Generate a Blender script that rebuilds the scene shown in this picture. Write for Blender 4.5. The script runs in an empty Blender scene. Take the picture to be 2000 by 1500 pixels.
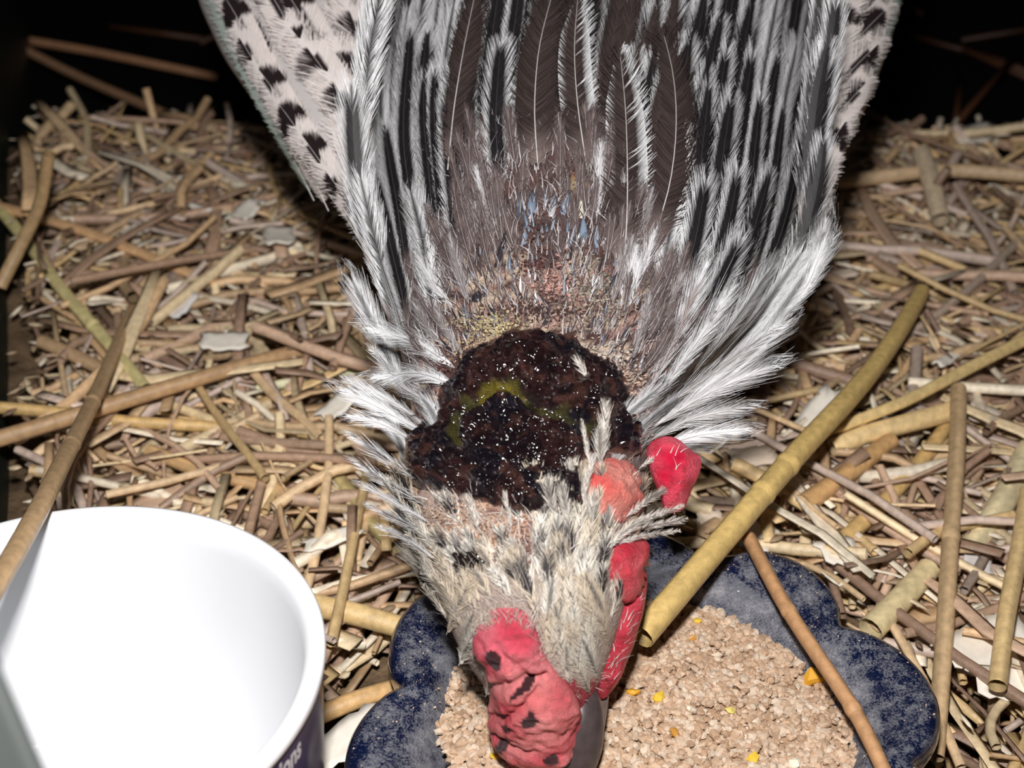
import bpy, math, random
import numpy as np
from mathutils import Vector, Matrix, noise
from mathutils.bvhtree import BVHTree

random.seed(7); rng = np.random.default_rng(7)
scene = bpy.context.scene
COL = scene.collection

# ------------------------------------------------------------------ camera
FPX = 2600.0
TH = math.radians(36.0)
CAM = np.array([0.0, 0.0, 0.235])
RIGHT = np.array([1.0, 0, 0])
FWD = np.array([0, math.cos(TH), -math.sin(TH)])
UP = np.array([0, math.sin(TH), math.cos(TH)])
cd = bpy.data.cameras.new('camera')
cd.sensor_width = 36.0
cd.lens = 36.0 * FPX / 2000.0
cd.clip_start = 0.01; cd.clip_end = 20
cd.dof.use_dof = True
cd.dof.focus_distance = 0.276
cd.dof.aperture_fstop = 19.0
cam = bpy.data.objects.new('camera', cd)
cam.location = CAM
cam.rotation_euler = (math.pi/2 - TH, 0, 0)
COL.objects.link(cam); scene.camera = cam

# ------------------------------------------------------------------ light
w = bpy.data.worlds.new('world'); scene.world = w; w.use_nodes = True
w.node_tree.nodes['Background'].inputs[0].default_value = (0.55, 0.6, 0.7, 1)
w.node_tree.nodes['Background'].inputs[1].default_value = 0.010
fl = bpy.data.lights.new('camera_flash', 'AREA')
fl.shape = 'RECTANGLE'; fl.size = 0.020; fl.size_y = 0.010
fl.energy = 1.30; fl.color = (1.0, 0.975, 0.96)
flo = bpy.data.objects.new('camera_flash', fl)
flo.location = CAM + UP*0.062 + RIGHT*(-0.006)
flo.rotation_euler = (math.pi/2 - TH - 0.14, 0, 0)
COL.objects.link(flo)
scene.view_settings.view_transform = 'Standard'
scene.view_settings.look = 'None'
scene.view_settings.exposure = 0.0
scene.view_settings.gamma = 1.0
scene.view_settings.use_curve_mapping = False

# ------------------------------------------------------------------ helpers
def W(px, py, f):
    """world point on the ray of photo position (px, py), f metres in front of the camera"""
    return CAM + (FWD + RIGHT*((px-1000)/FPX) - UP*((py-750)/FPX))*f
def G(px, py, z=0.0):
    d = FWD + RIGHT*((px-1000)/FPX) - UP*((py-750)/FPX)
    return CAM + d*((z-CAM[2])/d[2])
def proj(P):
    d = np.asarray(P) - CAM
    f = d @ FWD
    return 1000 + FPX*(d @ RIGHT)/f, 750 - FPX*(d @ UP)/f, f

def mesh_obj(name, V, faces, mat, parent=None, col=None, smooth=True):
    """faces: list of (n,k) int arrays; col: (nv,3) linear colours"""
    V = np.asarray(V, dtype=np.float32)
    me = bpy.data.meshes.new(name)
    if not isinstance(faces, (list, tuple)): faces = [faces]
    faces = [np.asarray(f, dtype=np.int32) for f in faces if len(f)]
    li = np.concatenate([f.ravel() for f in faces])
    tot = np.concatenate([np.full(len(f), f.shape[1], np.int32) for f in faces])
    st = np.concatenate([[0], np.cumsum(tot)[:-1]]).astype(np.int32)
    me.vertices.add(len(V)); me.vertices.foreach_set('co', V.ravel())
    me.loops.add(len(li)); me.loops.foreach_set('vertex_index', li)
    me.polygons.add(len(tot)); me.polygons.foreach_set('loop_start', st)
    me.polygons.foreach_set('use_smooth', np.full(len(tot), smooth))
    me.update(calc_edges=True)
    if col is not None:
        a = me.color_attributes.new('Col', 'FLOAT_COLOR', 'POINT')
        c = np.ones((len(V), 4), np.float32); c[:, :3] = col
        a.data.foreach_set('color', c.ravel())
    me.materials.append(mat)
    o = bpy.data.objects.new(name, me)
    COL.objects.link(o)
    if parent is not None: o.parent = parent
    return o

def tag(o, label=None, cat=None, group=None, kind=None):
    if label: o['label'] = label
    if cat: o['category'] = cat
    if group: o['group'] = group
    if kind: o['kind'] = kind
    return o
def empty(name, loc=(0, 0, 0)):
    o = bpy.data.objects.new(name, None); COL.objects.link(o); o.location = loc
    o.empty_display_size = 0.01
    return o
def srgb(*c):
    c = np.array(c, float)/255
    return np.where(c <= .04045, c/12.92, ((c+.055)/1.055)**2.4)

class MB:
    """collects geometry for one mesh"""
    def __init__(s): s.V = []; s.F = {}; s.C = []; s.n = 0
    def add(s, V, F, C):
        V = np.asarray(V, float)
        if isinstance(F, np.ndarray): F = [F]
        for f in F:
            f = np.asarray(f)
            s.F.setdefault(f.shape[1], []).append(f + s.n)
        C = np.asarray(C, float)
        if C.ndim == 1: C = np.tile(C, (len(V), 1))
        s.V.append(V); s.C.append(C); s.n += len(V)
    def build(s, name, mat, parent=None, smooth=True):
        return mesh_obj(name, np.concatenate(s.V), [np.concatenate(f) for f in s.F.values()], mat, parent, np.concatenate(s.C), smooth)

def material(name, rough=.6, spec=.5, attr=True, color=None, bump=None, trans=0, coat=0, sss=0, sheen=0, vary=None):
    m = bpy.data.materials.new(name); m.use_nodes = True
    nt = m.node_tree; N = nt.nodes; L = nt.links
    b = N['Principled BSDF']
    b.inputs['Roughness'].default_value = rough
    b.inputs['Specular IOR Level'].default_value = spec
    if coat: b.inputs['Coat Weight'].default_value = coat; b.inputs['Coat Roughness'].default_value = .12
    if sss:
        b.inputs['Subsurface Weight'].default_value = sss
        b.inputs['Subsurface Radius'].default_value = (1, .35, .2)
        b.inputs['Subsurface Scale'].default_value = .0015
    if sheen: b.inputs['Sheen Weight'].default_value = sheen
    src = None
    if attr:
        a = N.new('ShaderNodeAttribute'); a.attribute_name = 'Col'; src = a.outputs['Color']
    elif color is not None:
        r = N.new('ShaderNodeRGB'); r.outputs[0].default_value = (*color, 1); src = r.outputs[0]
    if vary and src is not None:          # fine mottling: (scale, amount)
        t = N.new('ShaderNodeTexCoord')
        n = N.new('ShaderNodeTexNoise'); n.inputs['Scale'].default_value = vary[0]; n.inputs['Detail'].default_value = 5
        L.new(t.outputs['Object'], n.inputs['Vector'])
        mr = N.new('ShaderNodeMapRange'); mr.inputs['From Min'].default_value = .3; mr.inputs['From Max'].default_value = .7
        mr.inputs['To Min'].default_value = 1-vary[1]; mr.inputs['To Max'].default_value = 1+vary[1]
        L.new(n.outputs['Fac'], mr.inputs['Value'])
        mx = N.new('ShaderNodeVectorMath'); mx.operation = 'SCALE'
        L.new(src, mx.inputs[0]); L.new(mr.outputs['Result'], mx.inputs['Scale']); src = mx.outputs[0]
    if src is not None: L.new(src, b.inputs['Base Color'])
    if bump:                              # (scale, strength, distance)
        t = N.new('ShaderNodeTexCoord')
        n = N.new('ShaderNodeTexNoise'); n.inputs['Scale'].default_value = bump[0]; n.inputs['Detail'].default_value = 6
        n.inputs['Roughness'].default_value = .65
        L.new(t.outputs['Object'], n.inputs['Vector'])
        bp = N.new('ShaderNodeBump'); bp.inputs['Strength'].default_value = bump[1]; bp.inputs['Distance'].default_value = bump[2]
        L.new(n.outputs['Fac'], bp.inputs['Height']); L.new(bp.outputs['Normal'], b.inputs['Normal'])
    if trans:
        tl = N.new('ShaderNodeBsdfTranslucent'); ms = N.new('ShaderNodeMixShader'); ms.inputs[0].default_value = trans
        if src is not None: L.new(src, tl.inputs['Color'])
        L.new(b.outputs[0], ms.inputs[1]); L.new(tl.outputs[0], ms.inputs[2])
        L.new(ms.outputs[0], N['Material Output'].inputs['Surface'])
    return m

M = dict(
    feather=material('feather_vane', .5, .22, trans=.10),
    down=material('soft_down', .7, .25, trans=.15),
    quill=material('quill_sheath', .3, .5),
    skin=material('bird_skin', .55, .4, bump=(900, .7, .004), vary=(700, .18)),
    scab=material('wet_scab', .22, .8, bump=(2200, 1.0, .006), vary=(900, .45), coat=.6),
    comb=material('red_comb', .34, .5, bump=(2600, .6, .0022), vary=(900, .16), sss=.15),
    wattle=material('red_wattle', .38, .5, bump=(1500, .7, .0025), vary=(700, .22), sss=.15),
    beak=material('horn_beak', .3, .5, vary=(500, .2)),
    straw=material('dry_straw', .38, .6, vary=(500, .2), bump=(1600, .25, .0010)),
    wood=material('wood_shaving', .6, .3, vary=(400, .06)),
    feed=material('crumbled_feed', .85, .2, vary=(1500, .14)),
    maize=material('maize', .5, .4),
    white=material('white_plastic', .25, .5, attr=False, color=(.92, .93, .96)),
    label=material('printed_label', .3, .5, vary=(150, .35)),
    ink=material('label_ink', .4, .4),
    panel=material('grey_green_plastic', .5, .4, attr=False, color=(.05, .056, .054)),
    bed=material('dusty_bedding', .9, .2, bump=(300, .8, .003), vary=(120, .5)),
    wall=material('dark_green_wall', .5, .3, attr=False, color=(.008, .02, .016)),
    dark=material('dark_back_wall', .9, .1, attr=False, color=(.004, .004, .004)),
)
# glazed pottery with feed dust
def pottery():
    m = bpy.data.materials.new('blue_glaze'); m.use_nodes = True
    nt = m.node_tree; N = nt.nodes; L = nt.links; b = N['Principled BSDF']
    b.inputs['Coat Weight'].default_value = .6; b.inputs['Coat Roughness'].default_value = .1
    t = N.new('ShaderNodeTexCoord')
    at = N.new('ShaderNodeAttribute'); at.attribute_name = 'Col'
    n1 = N.new('ShaderNodeTexNoise'); n1.inputs['Scale'].default_value = 240; n1.inputs['Detail'].default_value = 8; n1.inputs['Roughness'].default_value = .75
    n2 = N.new('ShaderNodeTexNoise'); n2.inputs['Scale'].default_value = 2600; n2.inputs['Detail'].default_value = 3
    L.new(t.outputs['Object'], n1.inputs['Vector']); L.new(t.outputs['Object'], n2.inputs['Vector'])
    # attribute red channel = how dusty the place is
    s = N.new('ShaderNodeSeparateColor'); L.new(at.outputs['Color'], s.inputs[0])
    a1 = N.new('ShaderNodeMath'); a1.operation = 'ADD'; n1b = N.new('ShaderNodeMath'); n1b.operation = 'MULTIPLY_ADD'; n1b.inputs[1].default_value = 2.6; n1b.inputs[2].default_value = -.8; L.new(n1.outputs['Fac'], n1b.inputs[0]); L.new(n1b.outputs[0], a1.inputs[0]); L.new(s.outputs[0], a1.inputs[1])
    a2 = N.new('ShaderNodeMath'); a2.operation = 'MULTIPLY_ADD'; L.new(n2.outputs['Fac'], a2.inputs[0]); a2.inputs[1].default_value = 1.4; L.new(a1.outputs[0], a2.inputs[2])
    mr = N.new('ShaderNodeMapRange'); mr.inputs['From Min'].default_value = 1.52; mr.inputs['From Max'].default_value = 2.75
    L.new(a2.outputs[0], mr.inputs['Value'])
    mx = N.new('ShaderNodeMix'); mx.data_type = 'RGBA'
    mx.inputs['A'].default_value = (.0035, .008, .036, 1); mx.inputs['B'].default_value = (.36, .36, .38, 1)
    L.new(mr.outputs['Result'], mx.inputs['Factor']); L.new(mx.outputs['Result'], b.inputs['Base Color'])
    r = N.new('ShaderNodeMapRange'); r.inputs['To Min'].default_value = .22; r.inputs['To Max'].default_value = .9; r.inputs['From Max'].default_value = .35
    L.new(mr.outputs['Result'], r.inputs['Value']); L.new(r.outputs['Result'], b.inputs['Roughness'])
    c = N.new('ShaderNodeMapRange'); c.inputs['To Min'].default_value = .7; c.inputs['To Max'].default_value = 0; c.inputs['From Max'].default_value = .2
    L.new(mr.outputs['Result'], c.inputs['Value']); L.new(c.outputs['Result'], b.inputs['Coat Weight'])
    return m
M['glaze'] = pottery()

def vnoise(P, sc, seed=0.0):
    o = Vector((seed*3.1, seed*7.7, seed))
    return np.array([noise.noise(Vector(p)*sc + o) for p in P])
def in_poly(x, y, poly):
    x = np.asarray(x, float); y = np.asarray(y, float)
    r = np.zeros(x.shape, bool); n = len(poly)
    for i in range(n):
        x1, y1 = poly[i]; x2, y2 = poly[(i+1) % n]
        c = ((y1 > y) != (y2 > y)) & (x < (x2-x1)*(y-y1)/((y2-y1) or 1e-9)+x1)
        r ^= c
    return r
def dist_poly(x, y, poly, closed=True):
    x = np.asarray(x, float); y = np.asarray(y, float); d = np.full(x.shape, 1e9)
    n = len(poly)
    for i in range(n if closed else n-1):
        x1, y1 = poly[i]; x2, y2 = poly[(i+1) % n]
        dx, dy = x2-x1, y2-y1; L = dx*dx+dy*dy or 1e-9
        t = np.clip(((x-x1)*dx+(y-y1)*dy)/L, 0, 1)
        d = np.minimum(d, np.hypot(x-x1-t*dx, y-y1-t*dy))
    return d
def smooth_poly(poly, it=2):
    p = np.array(poly, float)
    for _ in range(it):
        q = np.roll(p, -1, 0)
        p = np.stack([.75*p+.25*q, .25*p+.75*q], 1).reshape(-1, 2)
    return [tuple(a) for a in p]
def resample(pts, n):
    pts = np.asarray(pts, float)
    d = np.concatenate([[0], np.cumsum(np.linalg.norm(np.diff(pts, axis=0), axis=1))])
    s = np.linspace(0, d[-1], n)
    out = np.stack([np.interp(s, d, pts[:, k]) for k in range(pts.shape[1])], 1)
    if len(pts) > 2:
        for _ in range(2):
            out[1:-1] = .5*out[1:-1] + .25*(out[:-2]+out[2:])
    return out

def tube(pts, rad, nseg=7, col=(1, 1, 1), flat=1.0, cap=True, up=(0, 0, 1), streak=0):
    """tapered tube round a polyline; rad scalar or array; flat squashes it vertically"""
    P = np.asarray(pts, float); n = len(P)
    R = np.broadcast_to(np.asarray(rad, float), (n,))
    T = np.gradient(P, axis=0); T /= np.linalg.norm(T, axis=1)[:, None]+1e-12
    U = np.tile(np.asarray(up, float), (n, 1))
    B = np.cross(T, U); bl = np.linalg.norm(B, axis=1)[:, None]; B = np.where(bl < 1e-4, np.cross(T, [0.3, 1, .2]), B)
    B /= np.linalg.norm(B, axis=1)[:, None]+1e-12
    Nn = np.cross(B, T)
    a = np.linspace(0, 2*np.pi, nseg, endpoint=False)
    V = P[:, None] + R[:, None, None]*(np.cos(a)[None, :, None]*B[:, None] + flat*np.sin(a)[None, :, None]*Nn[:, None])
    V = V.reshape(-1, 3)
    i = np.arange(n-1)[:, None]*nseg; j = np.arange(nseg)[None]; k = (j+1) % nseg
    Q = np.stack([i+j, i+k, i+nseg+k, i+nseg+j], -1).reshape(-1, 4)
    F = [Q]
    C = np.asarray(col, float)
    if streak:
        C = (np.tile(C, (n, 1)) if C.ndim == 1 else C)[:, None]*rng.uniform(1-streak, 1+streak*.6, (1, nseg, 1))*rng.uniform(.93, 1.07, (n, 1, 1)); C = C.reshape(-1, 3)
    elif C.ndim == 2: C = np.repeat(C, nseg, 0)
    else: C = np.tile(C, (len(V), 1))
    if cap:
        j = np.arange(nseg); k = (j+1) % nseg
        V = np.concatenate([V, P[:1], P[-1:]]); m = n*nseg
        C = np.concatenate([C, C[:1], C[-1:]])
        F.append(np.concatenate([np.stack([k, j, np.full(nseg, m)], 1), np.stack([(n-1)*nseg+j, (n-1)*nseg+k, np.full(nseg, m+1)], 1)]))
    return V, F, C

# =================================================================== SETTING
BED = 0.0
def bed_z(x, y):
    b = .004*math.sin(9*x+2)+.003*math.sin(23*y+x*11)
    b += .010*max(0, min(1, (-.100-x-.22*(y-.25))/.05))       # banked up along the wall on the left
    return b
nx, ny = 70, 60
xs = np.linspace(-.30, .34, nx); ys = np.linspace(-.05, .49, ny)
V = np.array([[x, y, bed_z(x, y)-.006] for y in ys for x in xs])
V[:, 2] += .003*vnoise(V, 45)
edge = V[:, 1] > .48; V[edge, 2] -= .03
i = np.arange(ny-1)[:, None]*nx; j = np.arange(nx-1)[None]
Q = np.stack([i+j, i+j+1, i+nx+j+1, i+nx+j], -1).reshape(-1, 4)
c = np.tile(srgb(112, 92, 70), (len(V), 1))
tag(mesh_obj('floor', V, Q, M['bed'], col=c), kind='structure')
def box(name, lo, hi, mat, rotz=0, piv=(0, 0)):
    V = np.array([[x, y, z] for x in (lo[0], hi[0]) for y in (lo[1], hi[1]) for z in (lo[2], hi[2])], float)
    cs, sn = math.cos(rotz), math.sin(rotz); q = V[:, :2]-piv
    V[:, 0] = piv[0]+q[:, 0]*cs-q[:, 1]*sn; V[:, 1] = piv[1]+q[:, 0]*sn+q[:, 1]*cs
    F = np.array([[0, 1, 3, 2], [4, 6, 7, 5], [0, 4, 5, 1], [2, 3, 7, 6], [0, 2, 6, 4], [1, 5, 7, 3]])
    return mesh_obj(name, V, F, mat, smooth=False)
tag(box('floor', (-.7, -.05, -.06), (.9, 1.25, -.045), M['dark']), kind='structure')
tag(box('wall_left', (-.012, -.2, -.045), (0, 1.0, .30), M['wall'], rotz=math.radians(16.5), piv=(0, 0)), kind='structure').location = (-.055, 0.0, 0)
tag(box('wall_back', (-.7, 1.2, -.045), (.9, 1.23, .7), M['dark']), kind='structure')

# =================================================================== HEN: body volume
hen = empty('hen', G(1080, 500, 0.0))
tag(hen, 'black and white hen with a dark scabbed nape, pecking at the blue bowl', 'hen')
bpy.context.view_layer.update()
def hen_part(o):
    o.parent = hen; o.matrix_parent_inverse = hen.matrix_world.inverted(); return o
hen_inv = Matrix.Translation(Vector(hen.location)).inverted()

def loft(rows, nseg=48, nrow=80, power=1.0):
    """rows: (py, xl, xr, f_surface, half_depth); closed surface in world space"""
    R = np.array(rows, float); R = R[np.argsort(R[:, 0])]
    s = np.linspace(R[0, 0], R[-1, 0], nrow)
    from_ = [np.interp(s, R[:, 0], R[:, k]) for k in range(5)]
    for k in range(1, 5):
        a = from_[k]
        for _ in range(3): a[1:-1] = .5*a[1:-1]+.25*(a[:-2]+a[2:])
    py, xl, xr, f, b = from_
    a = np.linspace(0, 2*np.pi, nseg, endpoint=False)
    V = []
    for r in range(nrow):
        fc = f[r]+b[r]; hw = (xr[r]-xl[r])/2/FPX*fc; cx = (xl[r]+xr[r])/2
        C = W(cx, py[r], fc)
        for t in a:
            V.append(C + RIGHT*hw*math.cos(t) - FWD*b[r]*math.sin(t))
    V.append(W((xl[0]+xr[0])/2, py[0], f[0]+b[0])); V.append(W((xl[-1]+xr[-1])/2, py[-1], f[-1]+b[-1]))
    V = np.array(V)
    i = np.arange(nrow-1)[:, None]*nseg; j = np.arange(nseg)[None]; k = (j+1) % nseg
    Q = np.stack([i+j, i+k, i+nseg+k, i+nseg+j], -1).reshape(-1, 4)
    m = nrow*nseg; j = np.arange(nseg); k = (j+1) % nseg
    T = np.concatenate([np.stack([k, j, np.full(nseg, m)], 1), np.stack([(nrow-1)*nseg+j, (nrow-1)*nseg+k, np.full(nseg, m+1)], 1)])
    return V, [Q, T]
# one continuous trunk, neck and head
BODY = [(1530, 1020, 1110, .262, .004), (1490, 985, 1135, .256, .008), (1430, 970, 1150, .252, .011), (1350, 955, 1165, .247, .014), (1280, 905, 1190, .243, .017),
        (1200, 868, 1215, .241, .019), (1120, 838, 1235, .241, .020), (1040, 815, 1250, .243, .021), (960, 800, 1262, .246, .022), (880, 800, 1268, .249, .024),
        (800, 805, 1290, .253, .027), (700, 785, 1370, .260, .030), (600, 765, 1470, .268, .033), (500, 745, 1530, .276, .037), (400, 735, 1550, .285, .041),
        (250, 725, 1560, .298, .045), (100, 730, 1575, .312, .048), (0, 750, 1590, .322, .050), (-200, 790, 1590, .342, .052), (-420, 860, 1560, .368, .052),
        (-640, 930, 1500, .400, .048), (-860, 1010, 1420, .44, .036), (-1050, 1100, 1330, .48, .015), (-1150, 1150, 1280, .50, .004)]
bodyV, bodyF = loft(BODY, 96, 210)
LW = [(-420, 520, 800, .40, .014), (-200, 400, 800, .372, .024), (0, 385, 800, .352, .026), (120, 440, 800, .342, .026), (210, 505, 800, .335, .025), (310, 575, 800, .326, .024),
      (400, 675, 800, .318, .020), (470, 720, 810, .312, .014), (520, 745, 820, .308, .006)]
RW = [(-420, 1500, 1720, .40, .014), (-200, 1500, 1800, .375, .026), (0, 1500, 1755, .358, .028), (100, 1500, 1728, .348, .027), (200, 1500, 1690, .340, .026), (300, 1500, 1645, .332, .022),
      (380, 1500, 1610, .326, .016), (440, 1500, 1590, .322, .008)]
lwV, lwF = loft(LW, 40, 60); rwV, rwF = loft(RW, 40, 60)
def tree(V, F):
    polys = [tuple(int(a) for a in p) for f in F for p in f]
    return BVHTree.FromPolygons([Vector(v) for v in V], polys)
T_BODY, T_LW, T_RW = tree(bodyV, bodyF), tree(lwV, lwF), tree(rwV, rwF)
def hit(bv, px, py):
    d = Vector(FWD + RIGHT*((px-1000)/FPX) - UP*((py-750)/FPX)).normalized()
    h, n, _, _ = bv.ray_cast(Vector(CAM), d)
    if h is None: return None
    n = np.array(n)
    if n @ np.array(d) > 0: n = -n
    return np.array(h), n
def drape(bv, pts2, lift0=.0004, lift1=.002, f0=None):
    """2D flow line -> 3D guide on the surface: positions, normals"""
    P2 = np.asarray(pts2, float); n = len(P2)
    f = np.full(n, np.nan); Nn = np.full((n, 3), np.nan)
    for k in range(n):
        h = hit(bv, *P2[k])
        if h is not None:
            f[k] = (h[0]-CAM) @ FWD; Nn[k] = h[1]
    ok = ~np.isnan(f)
    if not ok.any():
        f[:] = f0 or .3; Nn[:] = -FWD
    else:
        idx = np.arange(n); f = np.interp(idx, idx[ok], f[ok])
        for k in range(3): Nn[:, k] = np.interp(idx, idx[ok], Nn[ok, k])
    Nn = Nn*.75 - FWD*.25
    for _ in range(2):
        f[1:-1] = .5*f[1:-1]+.25*(f[:-2]+f[2:]); Nn[1:-1] = .5*Nn[1:-1]+.25*(Nn[:-2]+Nn[2:])
    Nn /= np.linalg.norm(Nn, axis=1)[:, None]
    P = np.array([W(P2[k, 0], P2[k, 1], f[k]) for k in range(n)])
    P += Nn*np.linspace(lift0, lift1, n)[:, None]
    return P, Nn

# ------------------------------------------------------------------ feathers
def feather_geo(P, Nn, hw, colfn, spacing=.00026, ang=24, K=3, ragged=.22, prof=None, core=.5, corecol=None, rachis=.00014, rcol=(.55, .5, .47), camber=.25, tipfree=.7, vmax=.985):
    """a real feather: shaft, vane core and two rows of barbs along the guide P with normals Nn"""
    n = len(P); s = np.linspace(0, 1, n)
    L = np.linalg.norm(np.diff(P, axis=0), axis=1).sum()
    T = np.gradient(P, axis=0); T /= np.linalg.norm(T, axis=1)[:, None]
    B = np.cross(T, Nn); B /= np.linalg.norm(B, axis=1)[:, None]
    Nn = np.cross(B, T)
    def ev(v):
        vc = np.clip(v, 0, 1)
        g = lambda A: np.stack([np.interp(vc, s, A[:, k]) for k in range(3)], -1)
        p = g(P) + g(T)*((v-vc)*L)[..., None]
        return p, g(B), g(Nn), g(T)
    if prof is None:
        prof = lambda v: np.clip(np.minimum(v/.12+.25, 1), 0, 1)*np.sqrt(np.clip(1-((v-.45)/.62)**2, .02, 1)) * np.clip((1.04-v)/.28, .12, 1)**.6
    mb = MB()
    nb = max(8, int(L/spacing))
    v0 = np.linspace(0.03, vmax, nb)
    for sg in (-1, 1):
        jit = rng.uniform(1-ragged, 1+ragged*.5, nb)
        w_ = hw*prof(v0)*jit
        a = np.radians(ang)*(1-.45*v0**3)*rng.uniform(.88, 1.12, nb)
        Lb = w_/np.sin(a)
        q = np.linspace(0, 1, K+1)
        lat = w_[:, None]*(q[None]**.9)                          # lateral
        alo = (Lb*np.cos(a))[:, None]*(q[None]**1.12)
        v = v0[:, None]+alo/L
        # keep the tip pointed: barbs beyond the tip draw together
        over = np.clip(v-1.0, 0, None); v = v-over*.45
        lat = lat*np.clip(1-over*L/(hw*3.0), .25, 1)
        p, b, nn, t = ev(v)
        wob = rng.normal(0, 1, nb)[:, None]*q[None]**2*hw*.10
        p = p + b*(sg*lat+wob)[..., None] - nn*(camber*hw*(lat/hw)**2)[..., None] + nn*(rng.normal(0, 1, nb)[:, None]*q[None]**2*hw*tipfree*.10)[..., None]
        half = (spacing*.62)*(1-.72*q[None]**2)*np.ones((nb, 1))
        A = p - t*half[..., None]; C = p + t*half[..., None]
        V = np.stack([A, C], 2).reshape(-1, 3)                   # nb,(K+1),2
        base = (np.arange(nb)*(K+1)*2)[:, None]; k = np.arange(K)[None]*2
        Q = np.stack([base+k, base+k+1, base+k+3, base+k+2], -1).reshape(-1, 4)
        u = q[None]**.9*np.clip(jit, .8, 1.1)[:, None]*np.ones_like(lat)
        cj = rng.uniform(-1, 1, nb)[:, None]*np.ones_like(u)
        c = colfn(u, np.clip(v, 0, 1.1), cj, sg)
        c = np.repeat(c.reshape(-1, 3), 2, 0)
        mb.add(V, Q, c)
    # vane core under the barbs
    m = 22; v = np.linspace(.02, .93, m); u = np.array([-1, -.5, 0, .5, 1])*core
    uu, vv = np.meshgrid(u, v); pw = hw*prof(v)[:, None]
    p, b, nn, t = ev(vv)
    p = p + b*(uu*pw)[..., None] - nn*(camber*hw*uu**2+.00012)[..., None]
    i = np.arange(m-1)[:, None]*5; j = np.arange(4)[None]
    Q = np.stack([i+j, i+j+1, i+6+j, i+5+j], -1).reshape(-1, 4)
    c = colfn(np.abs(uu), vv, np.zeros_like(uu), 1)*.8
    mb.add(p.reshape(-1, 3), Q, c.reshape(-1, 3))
    # shaft
    m = 14; v = np.linspace(-.02, .95, m); p, b, nn, t = ev(v)
    Vt, Ft, Ct = tube(p+nn*.00012, rachis*np.linspace(1, .25, m), 4, rcol, cap=False)
    mb.add(Vt, Ft, Ct)
    return mb

WHITE = srgb(238, 238, 240); BLACK = srgb(34, 31, 34); BROWNB = srgb(62, 52, 50); DOWN = srgb(128, 112, 108)
def hackle_color(core, blk=BLACK, wht=WHITE, downlen=.2, tipw=.93):
    def fn(u, v, cj, sg):
        cw = core*np.clip((1.03-v)/.20, 0, 1)**.6
        e = u+cj*.05
        black = e < cw
        c = np.where(black[..., None], blk, wht)
        # white barbs carry a faint grey cast here and there
        c = c*np.where(black, 1+.45*cj, 1-.34*np.abs(cj))[..., None]
        d = np.clip((downlen-v)/.12, 0, 1)[..., None]
        return c*(1-d)+DOWN*d*(.85+.25*cj[..., None])
    return fn

OUT_Y = [-260, -100, 0, 100, 250, 400, 500, 580, 650, 720, 800, 880, 940]
OUT_L = [780, 755, 742, 712, 694, 704, 715, 728, 738, 758, 782, 792, 800]
OUT_R = [1625, 1625, 1622, 1612, 1600, 1592, 1570, 1535, 1495, 1440, 1360, 1290, 1262]
def xl_(y): return np.interp(y, OUT_Y, OUT_L)
def xr_(y): return np.interp(y, OUT_Y, OUT_R)
def stream(t, y):  # t -1..1
    a, b = xl_(y), xr_(y)
    return (a+b)/2 + t*(b-a)/2
BARE = smooth_poly([(1035, 300), (1120, 290), (1165, 470), (1260, 610), (1290, 720), (1275, 900), (780, 930), (800, 800), (870, 640), (930, 500), (985, 370)])
SCAB = smooth_poly([(905, 700), (955, 665), (1010, 640), (1090, 648), (1165, 690), (1225, 745), (1255, 820), (1250, 885), (1215, 892), (1165, 880), (1128, 915), (1140, 955), (1165, 1000), (1130, 1015), (1060, 1000), (985, 1000), (920, 968), (850, 966), (800, 945), (785, 900), (800, 862), (850, 810), (868, 748)])
KNOB = smooth_poly([(1140, 925), (1165, 895), (1215, 890), (1245, 915), (1258, 965), (1250, 1005), (1200, 1030), (1160, 1015), (1140, 975)])
FACE = smooth_poly([(1178, 1100), (1198, 1058), (1238, 1036), (1262, 1058), (1266, 1110), (1250, 1165), (1222, 1190), (1200, 1150)])
COMB = smooth_poly([(925, 1235), (945, 1195), (985, 1183), (1025, 1190), (1048, 1225), (1062, 1275), (1085, 1310), (1118, 1345), (1135, 1390), (1130, 1450), (1108, 1492), (1060, 1503), (1010, 1492), (975, 1455), (958, 1410), (962, 1350), (955, 1300), (930, 1270)])

feather_n = 0
def put_feather(name, bv, pts, hw_px, colfn, lift=(.0003, .0018), n=12, **kw):
    P2 = resample(pts, n)
    P, Nn = drape(bv, P2, *lift)
    f = (P[n//2]-CAM) @ FWD
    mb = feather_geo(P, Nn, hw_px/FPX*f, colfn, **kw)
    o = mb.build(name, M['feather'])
    o.data.transform(hen_inv)
    o.parent = hen
    return o

# body mesh colours: skin, downy grey under the feathers
px, py, pf = proj(bodyV)
front = np.array([(v-CAM) @ FWD for v in bodyV]) < np.interp(py, sorted([r[0] for r in BODY]), [r[3]+r[4] for r in sorted(BODY)])+.002
c = np.tile(srgb(120, 108, 104), (len(bodyV), 1))
n1 = vnoise(bodyV, 260, 1); n2 = vnoise(bodyV, 900, 2)
db = dist_poly(px, py, BARE); ib = in_poly(px, py, BARE)
m = ib | (db < 22)
c[m] = srgb(176, 140, 128)
up_ = m & (py < 520); c[up_] = srgb(104, 88, 86)
g = m & (n1 > .10); c[g] = srgb(104, 74, 70)
g = m & (n1 < -.16) & (py > 500); c[g] = srgb(214, 190, 168)
g = m & (n2 > .25); c[g] = srgb(70, 48, 46)
hd = (py > 930) & (px > 700)
c[hd] = srgb(196, 170, 156)
g = hd & (n1 > .15); c[g] = srgb(222, 178, 150)
g = hd & (n2 > .3); c[g] = srgb(120, 90, 86)
g = (py > 1080); c[g] = srgb(190, 172, 160)
g = (py > 1330); c[g] = srgb(170, 60, 70)
body = hen_part(mesh_obj('body', bodyV, bodyF, M['skin'], col=c))
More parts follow.
